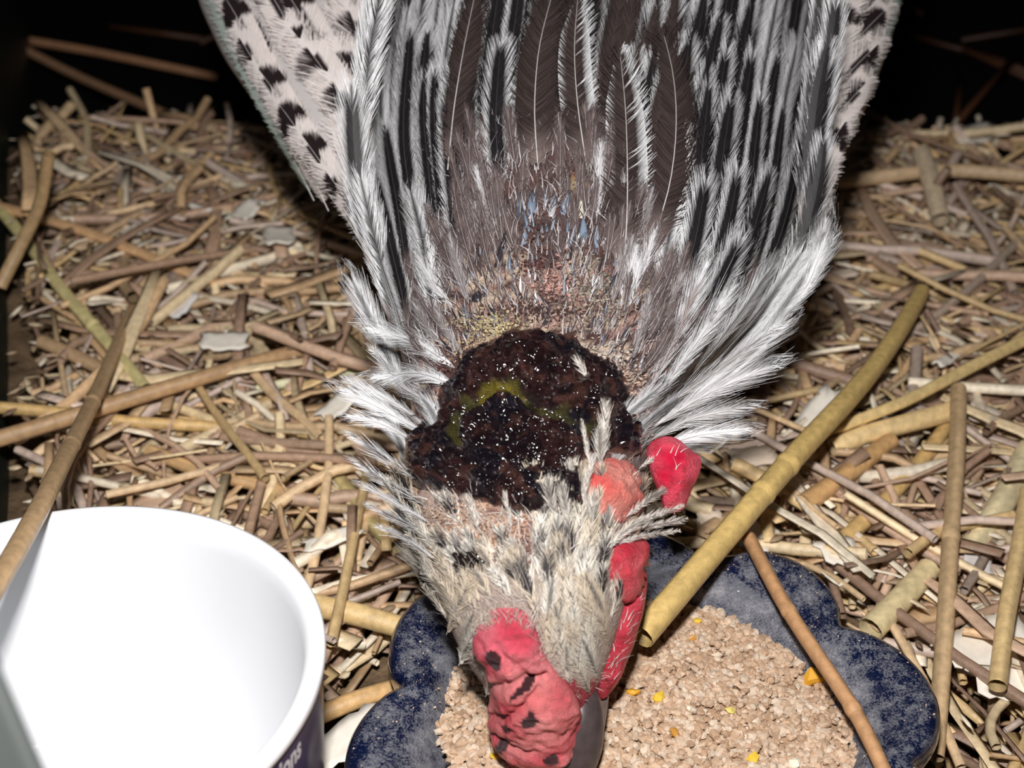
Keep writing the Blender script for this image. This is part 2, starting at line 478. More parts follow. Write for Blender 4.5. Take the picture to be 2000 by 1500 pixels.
body['label'] = 'skin, bare and flaky round the scab'

# wings as volumes with coverts
for V_, F_ in ((lwV, lwF), (rwV, rwF)):
    hen_part(mesh_obj('wing', V_, F_, M['down'], col=np.tile(srgb(206, 200, 198), (len(V_), 1))))

# ------------------------------------------------------------------ cape of hackle feathers
cnt = 0
rows = list(np.arange(900, -190, -88))
order = []
for r, y0 in enumerate(rows):
    wid = xr_(y0)-xl_(y0)
    ncol = max(6, int(wid/43))
    for k in range(ncol+1):
        t = -1+2*(k+(.5 if r % 2 else 0)+rng.uniform(-.2, .2))/ncol
        if abs(t) > 1.0: continue
        y = y0+rng.uniform(-24, 24)
        x = stream(t, y)
        if in_poly(x, y, BARE): continue
        order.append((y, t))
order = order[:]
for (y, t) in order:
    low = np.clip((y-560)/300, 0, 1)             # hem near the wound
    ln = (350+rng.uniform(-50, 90))*(1-.55*low)
    side = np.sign(t) if t else 1
    splay = (70*low*np.clip(abs(t)-.2, 0, 1) + 8)*side
    pts = []
    for q in np.linspace(0, 1, 7):
        yy = y-ln*q
        pts.append((stream(t*(1+.03*q), yy)+splay*q*q*.9+rng.normal(0, 2), yy))
    if abs(t) < .30: core = rng.uniform(.72, .98); blk = BROWNB if rng.random() < .5 else BLACK
    else: core = rng.choice([.5, .62, .74, .3], p=[.32, .3, .26, .12]); blk = BLACK
    if low > .35: core *= .35+.3*(rng.random() < .3)
    if t < -.72 and y > 250: core *= .7
    hw = rng.uniform(28, 36)*(1-.25*low)
    put_feather('hackle_feather', T_BODY, pts, hw, hackle_color(core, blk), lift=(.0002, .0022+.0008*low),
                spacing=.00028, ragged=.10+.30*low, ang=21-8*low, tipfree=.35+1.2*low, vmax=.93, rachis=.00010, rcol=(.10, .09, .09) if low < .35 else (.6, .58, .56), core=.4)
    cnt += 1
print('hackle', cnt)
# individually traced large dark feathers on the upper back
def dark_color(edge=.9, c0=BROWNB, white_side=0):
    def fn(u, v, cj, sg):
        c = np.tile(c0, u.shape+(1,))*(1+.5*cj)[..., None]
        if white_side:
            m = (u+cj*.06 > edge*.45) & (v > .35) & (sg == white_side)
            c = np.where(m[..., None], WHITE*.9, c)
        d = np.clip((.22-v)/.2, 0, 1)[..., None]
        return c*(1-d)+DOWN*d
    return fn
for pts, hw, ws in [([(1218, 520), (1224, 380), (1220, 230), (1206, 108)], 52, 1), ([(1262, 500), (1305, 380), (1318, 250), (1308, 140), (1284, 66)], 50, 0),
                [(( 1052, 330), (1044, 230), (1052, 110), (1088, -20)), 48, 0], [((880, 330), (892, 220), (912, 110), (942, -20)), 40, 0],
                [((1145, 330), (1128, 220), (1120, 110), (1130, 0)), 42, 1]]:
    o = put_feather('back_feather', T_BODY, pts, hw, dark_color(white_side=ws), lift=(.0012, .0032), spacing=.00028, ang=38, core=.8, ragged=.08, rachis=.00020, rcol=(.62, .6, .58))
o['label'] = 'broad dark brown back feather'

# ------------------------------------------------------------------ wing coverts
def covert_color(mark, L0=.70, two=False):
    def fn(u, v, cj, sg):
        base = np.tile(srgb(238, 228, 224), u.shape+(1,))*(1-.05*np.abs(cj))[..., None]
        if mark:
            du = (u-.45)/.62; dv = (v-L0-.12*(1-u))/.105
            m = (du*du+dv*dv < 1+.05*cj) & ((sg == mark) | two)
            m2 = (u < .20) & (v > .25) & (v < L0+.1)
            base = np.where((m | m2)[..., None], srgb(42, 32, 34), base)
        return base
    return fn
broad = lambda v: np.clip(v/.15+.4, 0, 1)*np.clip((1.05-v)/.3, .1, 1)**.5
def covert(bv, root, tip, hw, mark, lift=(.0006, .002), two=False, c0=None, bend=0, L0=.70):
    mx = ((root[0]+tip[0])/2+bend, (root[1]+tip[1])/2)
    o = put_feather('covert_feather', bv, [root, mx, tip], hw, c0 or covert_color(mark, two=two, L0=L0), lift=lift, spacing=.00032, ang=44, K=7, ragged=.04, prof=broad, core=.9, camber=.12, tipfree=.15, rcol=(.8, .77, .74))
    return o
pale = lambda u, v, cj, sg: np.tile(srgb(196, 208, 200), u.shape+(1,))*(1-.05*np.abs(cj))[..., None]
# long primaries along the outer edge first, then rows of marked coverts
covert(T_LW, (610, 380), (395, -60), 34, 0, c0=pale, lift=(.0002, .0008))
covert(T_LW, (640, 400), (440, -40), 34, 1, lift=(.0004, .0012))
for k, (rx, ry, tx, ty, h, mk) in enumerate([
        (745, 520, 690, 350, 34, 1), (735, 470, 640, 318, 40, -1), (700, 420, 590, 250, 36, 1), (660, 370, 545, 190, 36, -1), (610, 300, 505, 120, 36, 1), (560, 230, 470, 60, 34, -1),
        (530, 170, 440, -20, 32, 1), (750, 440, 665, 235, 44, 0), (745, 360, 640, 150, 46, -1), (740, 300, 650, 90, 48, 1), (700, 260, 590, 85, 46, -1), (660, 200, 560, 50, 44, 1), (650, 150, 540, -40, 44, -1),
        (740, 220, 670, 10, 48, -1), (735, 140, 650, -50, 48, 1), (750, 180, 720, -30, 44, -1), (600, 130, 500, -60, 38, 1), (752, 420, 715, 270, 34, 1), (748, 560, 712, 420, 24, -1)]):
    covert(T_LW, (rx, ry), (tx, ty), h, mk, lift=(.0008, .0026), two=(k % 3 == 0), bend=6)
covert(T_RW, (1600, 330), (1770, -60), 30, 0, c0=pale, lift=(.0002, .0008))
for k, (rx, ry, tx, ty, h, mk) in enumerate([
        (1560, 520, 1606, 372, 24, 0), (1560, 460, 1625, 300, 30, 0), (1560, 400, 1650, 225, 32, 1), (1575, 320, 1690, 150, 32, -1), (1590, 240, 1715, 75, 32, 1), (1600, 180, 1730, 10, 32, -1), (1620, 110, 1750, -60, 32, 1),
        (1570, 330, 1625, 160, 40, 0), (1575, 250, 1650, 70, 42, 0), (1590, 170, 1660, 0, 42, 1), (1600, 100, 1665, -60, 42, 0), (1560, 300, 1600, 120, 38, 0), (1570, 160, 1625, -40, 38, 0)]):
    covert(T_RW, (rx, ry), (tx, ty), h, mk, lift=(.0008, .0026), two=(k % 4 == 1), bend=-6)

# fluffy tuft below the right wing and tufts at the left of the neck
def soft_color(c1=WHITE, c2=None):
    def fn(u, v, cj, sg):
        c = np.tile(c1, u.shape+(1,))*(1-.12*np.abs(cj))[..., None]
        if c2 is not None:
            m = (u < .35+.1*cj) & (v < .8); c = np.where(m[..., None], c2, c)
        return c
    return fn
for pts, h, f_ in [([(1545, 590), (1590, 520), (1608, 430)], 26, soft_color(WHITE*.8, srgb(120, 100, 100))), ([(1520, 620), (1575, 560), (1606, 470)], 20, soft_color()),
                   ([(835, 850), (760, 800), (690, 765)], 22, soft_color()), ([(838, 840), (790, 790), (700, 740)], 12, soft_color()), ([(820, 870), (770, 830), (705, 815)], 14, soft_color()),
                   ([(830, 945), (770, 900), (712, 855)], 15, soft_color(WHITE, srgb(90, 84, 86))), ([(830, 985), (765, 940), (722, 905)], 14, soft_color(WHITE, srgb(70, 66, 70))),
                   ([(840, 1020), (780, 975), (735, 945)], 14, soft_color()), ([(850, 1050), (790, 1010), (752, 985)], 14, soft_color(WHITE, srgb(70, 66, 70))), ([(850, 1090), (815, 1050), (775, 1025)], 14, soft_color()),
                   ([(900, 760), (830, 730), (750, 735)], 22, soft_color()), ([(890, 720), (820, 670), (742, 640)], 24, soft_color()), ([(860, 800), (800, 760), (760, 690)], 22, soft_color()),
                   ([(1265, 880), (1340, 850), (1435, 838)], 22, soft_color()), ([(1262, 862), (1330, 815), (1430, 790)], 24, soft_color()), ([(1270, 835), (1360, 770), (1485, 712)], 28, soft_color()), ([(1275, 890), (1330, 872), (1390, 868)], 14, soft_color()),
                   ([(1280, 800), (1370, 730), (1480, 640)], 28, soft_color()), ([(1275, 780), (1340, 680), (1420, 560)], 26, soft_color()), ([(1265, 760), (1320, 640), (1370, 520)], 26, soft_color(WHITE, srgb(130, 115, 112)))]:
    put_feather('tuft_feather', T_BODY, pts, h, f_, lift=(.0005, .0030), ang=12, ragged=.55, core=.25, tipfree=2.5, camber=.1)

# short stubs of new feathers round the bare nape
k = 0
while k < 90:
    x, y = rng.uniform(860, 1330), rng.uniform(330, 760)
    if in_poly(x, y, SCAB): continue
    d_ = dist_poly([x], [y], BARE)[0]
    if d_ > 60: continue
    a_ = np.clip((x-1085)/250, -1.2, 1.2)*(.25+.8*np.clip((y-380)/380, 0, 1))+rng.normal(0, .12); L_ = rng.uniform(70, 150)
    pts = [(x, y), (x+math.sin(a_)*L_*.5, y-math.cos(a_)*L_*.5), (x+math.sin(a_*.8)*L_, y-math.cos(a_*.8)*L_)]
    g_ = rng.choice(3, p=[.55, .25, .2]) if y > 540 else rng.choice(3, p=[.85, .1, .05])
    put_feather('stub_feather', T_BODY, pts, rng.uniform(9, 16), soft_color([srgb(120, 106, 104), srgb(176, 170, 170), srgb(216, 214, 216)][g_], [srgb(70, 58, 58), srgb(90, 80, 80), None][g_]), lift=(.0003, .0022), n=7,
                spacing=.0003, ang=14, K=2, ragged=.6, core=.3, tipfree=2, rachis=.00010, rcol=(.5, .47, .45)); k += 1
# ------------------------------------------------------------------ small head feathers
def crown_color(core, c1=srgb(226, 218, 208), c2=srgb(50, 44, 44)):
    def fn(u, v, cj, sg):
        cw = core*np.sin(np.clip((v-.35)/.66, 0, 1)*np.pi)**.7
        m = u+cj*.08 < cw
        return np.where(m[..., None], c2, c1)*(1-.14*np.abs(cj))[..., None]
    return fn
HL_Y = [880, 950, 1010, 1080, 1150, 1230, 1300, 1370]
HL_L = [790, 800, 808, 818, 832, 862, 895, 950]
HL_R = [1262, 1262, 1262, 1250, 1225, 1215, 1195, 1160]
cnt = 0
for r, y0 in enumerate(np.arange(1362, 985, -33)):
    a, b = np.interp(y0, HL_Y, HL_L), np.interp(y0, HL_Y, HL_R)
    for k in range(int((b-a)/29)+1):
        x = a+8+(k+(.5 if r % 2 else 0))*29+rng.uniform(-6, 6); y = y0+rng.uniform(-9, 9)
        if x > b-4: continue
        if in_poly(x, y, COMB) or in_poly(x, y, SCAB) or in_poly(x, y, KNOB) or (in_poly(x, y, FACE)): continue
        if y < 1085 and x < 1000 and x > 850 and rng.random() < .9: continue      # bare peach patch
        if 1000 <= x < 1045 and y < 1130 and rng.random() < .75: continue
        if x < 860 and y < 1030 and rng.random() < .3: continue
        t = (x-(a+b)/2)/((b-a)/2)
        ln = rng.uniform(90, 125)*(.7 if y > 1250 else 1)
        if 860 < x < 1040 and y < 1210: ln *= .55
        dirx = -.15+(.10 if x > 1050 else -.18)*1 + .12*t
        if y > 1230: dirx = -.5*t if abs(t) > .2 else 0
        if x > 1190: dirx = .25
        pts = [(x, y), (x+dirx*ln*.5, y-ln*.5), (x+dirx*ln*1.1+rng.normal(0, 5), y-ln)]
        core = rng.choice([.82, .6, 0], p=[.55, .25, .2]) if (x > 1000 and y < 1230) or y < 1130 else (rng.choice([.35, 0], p=[.3, .7]))
        put_feather('crown_feather', T_BODY, pts, rng.uniform(18, 23), crown_color(core, c1=srgb(*rng.choice([[234, 224, 208], [222, 206, 184], [242, 236, 224]]))), lift=(.0002, .0018), n=8,
                    spacing=.00024, ang=24, K=2, ragged=.45, core=.35, tipfree=1.6, rachis=.00008)
        cnt += 1
print('crown', cnt)
# loose tufts standing over the scab
for pts, h, core in [([(1168, 915), (1164, 870), (1163, 800)], 15, .0), ([(1172, 915), (1156, 885), (1150, 850)], 13, .2), ([(1150, 925), (1135, 880), (1120, 835)], 6, 0.), ([(1085, 1010), (1072, 985), (1062, 945)], 15, .45), ([(1110, 1030), (1095, 990), (1085, 955)], 13, .4),
                     ([(1150, 1030), (1142, 1000), (1140, 965)], 10, 0), ([(1140, 1000), (1128, 960), (1140, 900)], 8, 0), ([(940, 1040), (935, 1010), (932, 975)], 8, 0), ([(1000, 1040), (996, 1000), (990, 970)], 6, 0),
                     ([(1160, 770), (1130, 735), (1115, 720)], 9, 0), ([(1215, 1010), (1245, 970), (1270, 940)], 9, .2), ([(1225, 1020), (1258, 1000), (1282, 985)], 9, 0), ([(1230, 1035), (1262, 1020), (1288, 1010)], 9, .2),
                     ([(1200, 1060), (1240, 1040), (1272, 1026)], 7, 0), ([(1180, 1075), (1195, 1040), (1228, 1012)], 9, .3), ([(1240, 915), (1252, 895), (1262, 875)], 8, .3)]:
    put_feather('tuft_feather', T_BODY, pts, h, crown_color(core), lift=(.0012, .006), n=8, spacing=.00024, ang=22, K=2, ragged=.6, core=.2, tipfree=3, rachis=.00008)

# ------------------------------------------------------------------ fine hair-like feathers (uncountable)
def hair_mb(mb, bv, x, y, dx, dy, ln, wd, col, lift0=0., lift1=.003, curl=0):
    h = hit(bv, x, y)
    if h is None: return
    p, n = h
    f = (p-CAM) @ FWD
    d = RIGHT*dx - UP*dy; d = d - n*(d @ n); d /= np.linalg.norm(d)+1e-9
    side = np.cross(d, n)
    L_ = ln/FPX*f
    q = np.linspace(0, 1, 4)
    P = p + np.outer(q*L_, d) + np.outer(lift0+(lift1-lift0)*q, n) + np.outer(curl*q*q*L_, side)
    w2 = wd/FPX*f*.5*np.array([1, .85, .55, .12])
    V = np.stack([P-side*w2[:, None], P+side*w2[:, None]], 1).reshape(-1, 3)
    k = np.arange(3)*2
    mb.add(V, np.stack([k, k+1, k+3, k+2], 1), col)
mb = MB()
for _ in range(7500):
    x, y = rng.uniform(720, 1560), rng.uniform(250, 900)
    if x < xl_(y)+10 or x > xr_(y)-10 or in_poly(x, y, SCAB): continue
    if not (in_poly(x, y, BARE) or dist_poly([x], [y], BARE)[0] < 90): continue
    cx = 1080; ang = np.clip((x-cx)/330, -1.2, 1.2)*(.4+.9*np.clip((y-400)/400, 0, 1))+rng.normal(0, .25)
    if in_poly(x, y, BARE):
        col = [srgb(96, 80, 78), srgb(180, 174, 174), srgb(60, 52, 54), srgb(130, 116, 112), srgb(84, 70, 68)][rng.integers(5)]; ln = rng.uniform(14, 40)
    else:
        col = [srgb(190, 188, 190), srgb(150, 142, 142), srgb(96, 84, 82), srgb(84, 72, 72)][rng.integers(4)]; ln = rng.uniform(20, 60)
    hair_mb(mb, T_BODY, x, y, math.sin(ang), -math.cos(ang), ln, rng.uniform(1.2, 3.0), col, .0002, rng.uniform(.0006, .0022), rng.normal(0, .35))
for _ in range(1300):        # head fuzz
    y = rng.uniform(960, 1370); a, b = np.interp(y, HL_Y, HL_L), np.interp(y, HL_Y, HL_R); x = rng.uniform(a, b+10)
    if in_poly(x, y, COMB) or in_poly(x, y, SCAB) or (in_poly(x, y, KNOB) and rng.random() < .9): continue
    fc = in_poly(x, y, FACE)
    if fc and rng.random() < .5: continue
    ang = -.3+rng.normal(0, .4)+(.6 if x > 1190 else 0)
    col = [srgb(212, 206, 198), srgb(185, 176, 166), srgb(226, 222, 218), srgb(60, 50, 52)][rng.choice(4, p=[.35, .3, .3, .05])]
    hair_mb(mb, T_BODY, x, y, math.sin(ang), -math.cos(ang), rng.uniform(14, 40)*(.7 if fc else 1), rng.uniform(1, 2.2), col, .0003, rng.uniform(.001, .003), rng.normal(0, .3))
for x, y in [(1340, 945), (1335, 985), (1330, 1000), (1352, 960), (1300, 1010)]:
    pass
for _ in range(170):
    x = rng.uniform(925, 1065); y = rng.uniform(1188, 1235) if 945 < x < 1045 else rng.uniform(1200, 1300)
    hair_mb(mb, T_BODY, x, y, rng.normal(0, .5), -1, rng.uniform(18, 42), rng.uniform(1, 2), [srgb(236, 228, 220), srgb(206, 190, 180)][rng.integers(2)], .0016, rng.uniform(.003, .0052), rng.normal(0, .3))
o = mb.build('down_fluff', M['down']); o.data.transform(hen_inv); o.parent = hen; o['kind'] = 'stuff'

# ------------------------------------------------------------------ pin feathers
def pin(x, y, ang, ln, wd, c0, c1, tilt=.5):
    h = hit(T_BODY, x, y)
    if h is None: return
    p, n = h; f = (p-CAM) @ FWD
    d = RIGHT*math.sin(ang) + UP*math.cos(ang); d = d-n*(d @ n); d /= np.linalg.norm(d)
    L_ = ln/FPX*f; q = np.linspace(0, 1, 7)
    P = p + np.outer(q*L_, d*math.cos(tilt)) + np.outer(q**1.2*L_*math.sin(tilt), n) - n*.0008
    r = wd/FPX*f*.5*np.array([.8, 1, 1, .95, .8, .5, .12])
    C = np.array([c0]*7)*(1-q[:, None]**2)+np.array([c1]*7)*q[:, None]**2
    Vt, Ft, Ct = tube(P, r, 6, C)
    o = mesh_obj('pin_feather', Vt, Ft, M['quill'], col=Ct); o.data.transform(hen_inv); o.parent = hen
BL = srgb(120, 134, 152); GR = srgb(170, 170, 176); DK = srgb(44, 42, 48); YL = srgb(196, 184, 140); CR = srgb(218, 214, 200)
for x, y, a, l, wd, c0, c1 in [(1035, 420, 0, 60, 22, BL, DK), (1075, 425, .1, 55, 18, GR, BL), (1100, 420, .05, 50, 18, BL, DK), (1132, 425, 0, 55, 22, CR, CR), (1118, 380, 0, 50, 26, YL, srgb(150, 90, 50)), (1140, 475, 0, 60, 20, BL, BL),
                               (1025, 480, -.1, 55, 16, BL, DK), (965, 530, .12, 90, 14, DK, DK), (1150, 300, -.5, 60, 20, DK, BL), (930, 590, -.1, 30, 26, DK, DK), (1010, 440, -.05, 60, 14, DK, BL), (1165, 490, .05, 60, 14, BL, GR)]:
    pin(x, y, a, l, wd, c0, c1, .25)
k = 0
while k < 190:
    x, y = rng.uniform(880, 1290), rng.uniform(400, 760)
    if not in_poly(x, y, BARE) or in_poly(x, y, SCAB) or abs(x-1085) < (y-330)*.04: continue
    a = (x-1085)/260*(.3+.5*np.clip((y-400)/300, 0, 1))+rng.normal(0, .16)
    c0, c1 = [(BL, GR), (GR, WHITE), (DK, DK), (GR, DK), (BL, DK)][rng.integers(5)]
    pin(x, y, a, rng.uniform(28, 66), rng.uniform(4, 9), c0, c1, rng.uniform(.15, .5)); k += 1

# ------------------------------------------------------------------ raised patches: scab, comb, face, knob
def patch(name, poly, mat, hfun, colfun, bv=T_BODY, step=5, parent=hen, rim=6):
    P = np.array(poly); x0, y0 = P.min(0)-step*2; x1, y1 = P.max(0)+step*2
    X = np.arange(x0, x1, step); Y = np.arange(y0, y1, step)
    gx, gy = np.meshgrid(X, Y); ins = in_poly(gx, gy, poly); dd = dist_poly(gx, gy, poly)
    sd = np.where(ins, dd, -dd); keep = sd > -step*1.5
    idx = -np.ones(gx.shape, int); V = []; PX = []; NN = []
    for a in range(gx.shape[0]):
        for b in range(gx.shape[1]):
            if keep[a, b]:
                h = hit(bv, gx[a, b], gy[a, b])
                if h is None: continue
                idx[a, b] = len(V); V.append(h[0]); NN.append(h[1]); PX.append((gx[a, b], gy[a, b], sd[a, b]))
    V = np.array(V); NN = np.array(NN); PX = np.array(PX)
    H = hfun(PX[:, 0], PX[:, 1], PX[:, 2], V)
    H = np.where(PX[:, 2] < 0, -.0012, H)
    nv = V+NN*H[:, None]
    a, b, c_, d = idx[:-1, :-1], idx[:-1, 1:], idx[1:, 1:], idx[1:, :-1]
    ok = (a >= 0) & (b >= 0) & (c_ >= 0) & (d >= 0)
    Q = np.stack([a[ok], d[ok], c_[ok], b[ok]], 1)
    C = colfun(PX[:, 0], PX[:, 1], PX[:, 2], V)
    o = mesh_obj(name, nv, Q, mat, col=C)
    if parent is not None:
        o.data.transform(hen_inv); o.parent = parent
    return o
def nz(V, s, k=0): return vnoise(V, s, k)
CREV = [(905, 870), (900, 840), (925, 805), (950, 782), (985, 768), (1015, 778), (1040, 800), (1075, 812), (1110, 830), (1150, 842)]
GOLD = [(945, 785), (985, 770), (1018, 785)]
def scab_h(x, y, sd, V):
    e = np.clip(sd/62, 0, 1)**.75
    d = dist_poly(x, y, CREV, False)
    lump = nz(V, 110, 3)*.0022+(.35-np.abs(nz(V, 230, 4)))*.0030+nz(V, 520, 5)*.0011+nz(V, 1300, 6)*.0006
    inner = in_poly(x, y, [(915, 860), (950, 800), (1020, 800), (1110, 840), (1120, 1000), (900, 980)])
    h = .0005+.0024*e+lump*np.clip(sd/24, 0.1, 1)+.0014*e*np.where(inner, -.5, .5)
    return np.maximum(h-.0030*np.exp(-(d/10)**2)*e, .0007*np.clip(sd/10, 0, 1)) + rng.normal(0, .00009, len(x))
def scab_c(x, y, sd, V):
    c = np.tile(srgb(46, 29, 35), (len(x), 1))
    a = nz(V, 150, 7); b = nz(V, 420, 8); k = nz(V, 900, 9)
    t = np.clip((a-.05)*4, 0, 1)[:, None]; c = c*(1-t)+srgb(72, 42, 42)*t
    t = np.clip((-a-.1)*5, 0, 1)[:, None]; c = c*(1-t)+srgb(36, 28, 40)*t
    t = np.clip((b-.22)*8, 0, 1)[:, None]; c = c*(1-t)+srgb(96, 62, 56)*t
    c = c*(1+.7*k)[:, None]
    c[rng.random(len(x)) < .012] = srgb(170, 150, 146)
    d = dist_poly(x, y, CREV, False); g = dist_poly(x, y, GOLD, False)
    t = np.clip((11+14*b-d)/5, 0, 1)[:, None]; c = c*(1-t)+srgb(98, 92, 50)*t
    t = np.clip((12+10*b-g)/5, 0, 1)[:, None]; c = c*(1-t)+srgb(160, 142, 56)*t
    t = np.clip((9+16*b-sd)/7, 0, 1)[:, None]; c = c*(1-t)+srgb(138, 98, 86)*t
    return c
# ragged outline
def rough_poly(poly, amp, sc):
    P = resample(np.array(list(poly)+[poly[0]], float), 260)[:-1]; c = P.mean(0)
    d = P-c; L_ = np.linalg.norm(d, axis=1)[:, None]
    k = np.array([noise.noise(Vector((p[0]*sc, p[1]*sc, 0)))+.5*noise.noise(Vector((p[0]*sc*3, p[1]*sc*3, 4))) for p in P])[:, None]
    return [tuple(p) for p in P+d/L_*k*amp]
SCAB = rough_poly(SCAB, 14, .022)
patch('scab', SCAB, M['scab'], scab_h, scab_c, step=2.6)
def knob_h(x, y, sd, V): return .0034*np.clip(sd/60, 0, 1)**.7 + nz(V, 520, 2)*.0010
def knob_c(x, y, sd, V):
    a = nz(V, 200, 3)[:, None]*.9+.5; a = np.clip(a, 0, 1)
    return (srgb(226, 150, 136)*(1-a)+srgb(222, 92, 88)*a)*(.75+.25*np.clip(sd/20, 0, 1))[:, None]
patch('skin_knob', KNOB, M['wattle'], knob_h, knob_c, step=4)
def face_h(x, y, sd, V): return .0028*np.clip(sd/22, 0, 1)**.55 + nz(V, 380, 6)*.0009
def face_c(x, y, sd, V):
    a = np.clip(nz(V, 260, 3)+.5, 0, 1)[:, None]
    return srgb(200, 34, 60)*(1-a)+srgb(224, 96, 104)*a
patch('face_skin', FACE, M['wattle'], face_h, face_c, step=4)
def comb_h(x, y, sd, V):
    e = np.clip(sd/55, 0, 1)
    lobes = nz(V, 125, 9)+.35*nz(V, 700, 2)
    v = .0050*e**.55 + .0020*lobes*np.clip(e*3, 0, 1)
    # creases between the lobes
    for cr in ([(960, 1330), (1010, 1312), (1062, 1310)], [(985, 1245), (1010, 1275), (1035, 1310)], [(960, 1400), (1000, 1380), (1050, 1330)], [(1000, 1240), (1040, 1240)], [(975, 1420), (1030, 1440), (1080, 1445)]):
        d = dist_poly(x, y, cr, False); v -= .0014*np.exp(-(d/8)**2)*np.clip(e*3, 0, 1)
    return v*np.clip(.35+(y-1185)/120, .35, 1)
def comb_c(x, y, sd, V):
    a = np.clip(nz(V, 190, 4)+.5, 0, 1)[:, None]
    c = srgb(206, 80, 90)*(1-a)+srgb(232, 142, 140)*a
    tp = np.clip((1330-y)/80, 0, 1)[:, None]*.7; c = c*(1-tp)+(srgb(196, 34, 70)*(1-a)+srgb(226, 90, 116)*a)*tp
    b = nz(V, 700, 5)
    for (cx, cy, rx, ry, t) in ((985, 1272, 9, 24, -.4), (1042, 1370, 12, 13, 0), (1012, 1397, 12, 6, -.5), (1000, 1440, 8, 14, .2), (1072, 1450, 10, 8, 0), (1088, 1480, 9, 16, .2), (1030, 1320, 18, 6, -.5)):
        ct, st = math.cos(t), math.sin(t); u = (x-cx)*ct+(y-cy)*st; v = -(x-cx)*st+(y-cy)*ct
        c[(u/rx)**2+(v/ry)**2+b*1.1 < 1] = srgb(66, 38, 42)
    return c
patch('comb', COMB, M['comb'], comb_h, comb_c, step=3)
# crown scab between nape and crown
CS = smooth_poly([(868, 1078), (900, 1062), (945, 1068), (965, 1095), (950, 1120), (915, 1135), (880, 1115)])
patch('scab', CS, M['scab'], lambda x, y, sd, V: .0014*np.clip(sd/14, 0, 1)+nz(V, 500, 1)*.0006, lambda x, y, sd, V: np.tile(srgb(46, 32, 34), (len(x), 1)), step=4)
# crusts: pale flakes round the scab and on the nape
def ico():
    t = (1+5**.5)/2
    v = np.array([(-1, t, 0), (1, t, 0), (-1, -t, 0), (1, -t, 0), (0, -1, t), (0, 1, t), (0, -1, -t), (0, 1, -t), (t, 0, -1), (t, 0, 1), (-t, 0, -1), (-t, 0, 1)], float)
    f = np.array([(0, 11, 5), (0, 5, 1), (0, 1, 7), (0, 7, 10), (0, 10, 11), (1, 5, 9), (5, 11, 4), (11, 10, 2), (10, 7, 6), (7, 1, 8), (3, 9, 4), (3, 4, 2), (3, 2, 6), (3, 6, 8), (3, 8, 9), (4, 9, 5), (2, 4, 11), (6, 2, 10), (8, 6, 7), (9, 8, 1)])
    return v/np.linalg.norm(v[0]), f
IV, IF = ico()
def grain(mb, p, r, col, sq=.6, jit=.25):
    v = IV*(1+rng.normal(0, jit, (12, 1)))*r*np.array([rng.uniform(.8, 1.4), rng.uniform(.7, 1.1), sq])
    a = rng.uniform(0, 6.28); c, s = math.cos(a), math.sin(a)
    b = rng.normal(0, .5); cb, sb = math.cos(b), math.sin(b)
    Rm = np.array([[c, -s, 0], [s, c, 0], [0, 0, 1]]) @ np.array([[1, 0, 0], [0, cb, -sb], [0, sb, cb]])
    mb.add(v @ Rm.T + p, IF, col)
mb = MB()
PATCHES = [(960, 640, 60, 26, (226, 206, 160), 260), (925, 690, 40, 26, (210, 180, 150), 150), (1080, 560, 46, 34, (226, 176, 162), 190), (1050, 520, 40, 20, (120, 74, 70), 120), (1180, 700, 50, 26, (232, 216, 200), 200), (1230, 745, 30, 34, (226, 196, 176), 140),
           (1110, 620, 60, 30, (200, 170, 154), 170), (1060, 610, 90, 20, (96, 66, 62), 230), (900, 1010, 60, 28, (222, 192, 170), 300), (930, 1050, 70, 24, (224, 176, 146), 300), (1010, 1030, 40, 22, (222, 176, 152), 160), (1040, 1060, 30, 20, (170, 130, 118), 90),
           (980, 1090, 50, 14, (140, 100, 94), 110), (1125, 375, 14, 24, (176, 120, 70), 50), (1040, 450, 24, 26, (112, 74, 66), 60), (1180, 600, 70, 40, (206, 190, 170), 170), (870, 730, 24, 40, (110, 70, 66), 90), (1250, 800, 20, 40, (214, 176, 160), 110), (1150, 560, 40, 40, (200, 196, 180), 90)]
for cx, cy, sx, sy, colr, nn in PATCHES:
    for _ in range(int(nn*1.3)):
        x, y = rng.normal(cx, sx*.55), rng.normal(cy, sy*.6)
        h = hit(T_BODY, x, y)
        if h is None: continue
        grain(mb, h[0]+h[1]*rng.uniform(0, .0010), rng.uniform(.00012, .00036), srgb(*colr)*rng.uniform(.6, 1.1), .8, .35)
o = mb.build('skin_flakes', M['skin'], smooth=False); o.data.transform(hen_inv); o.parent = hen; o['kind'] = 'stuff'

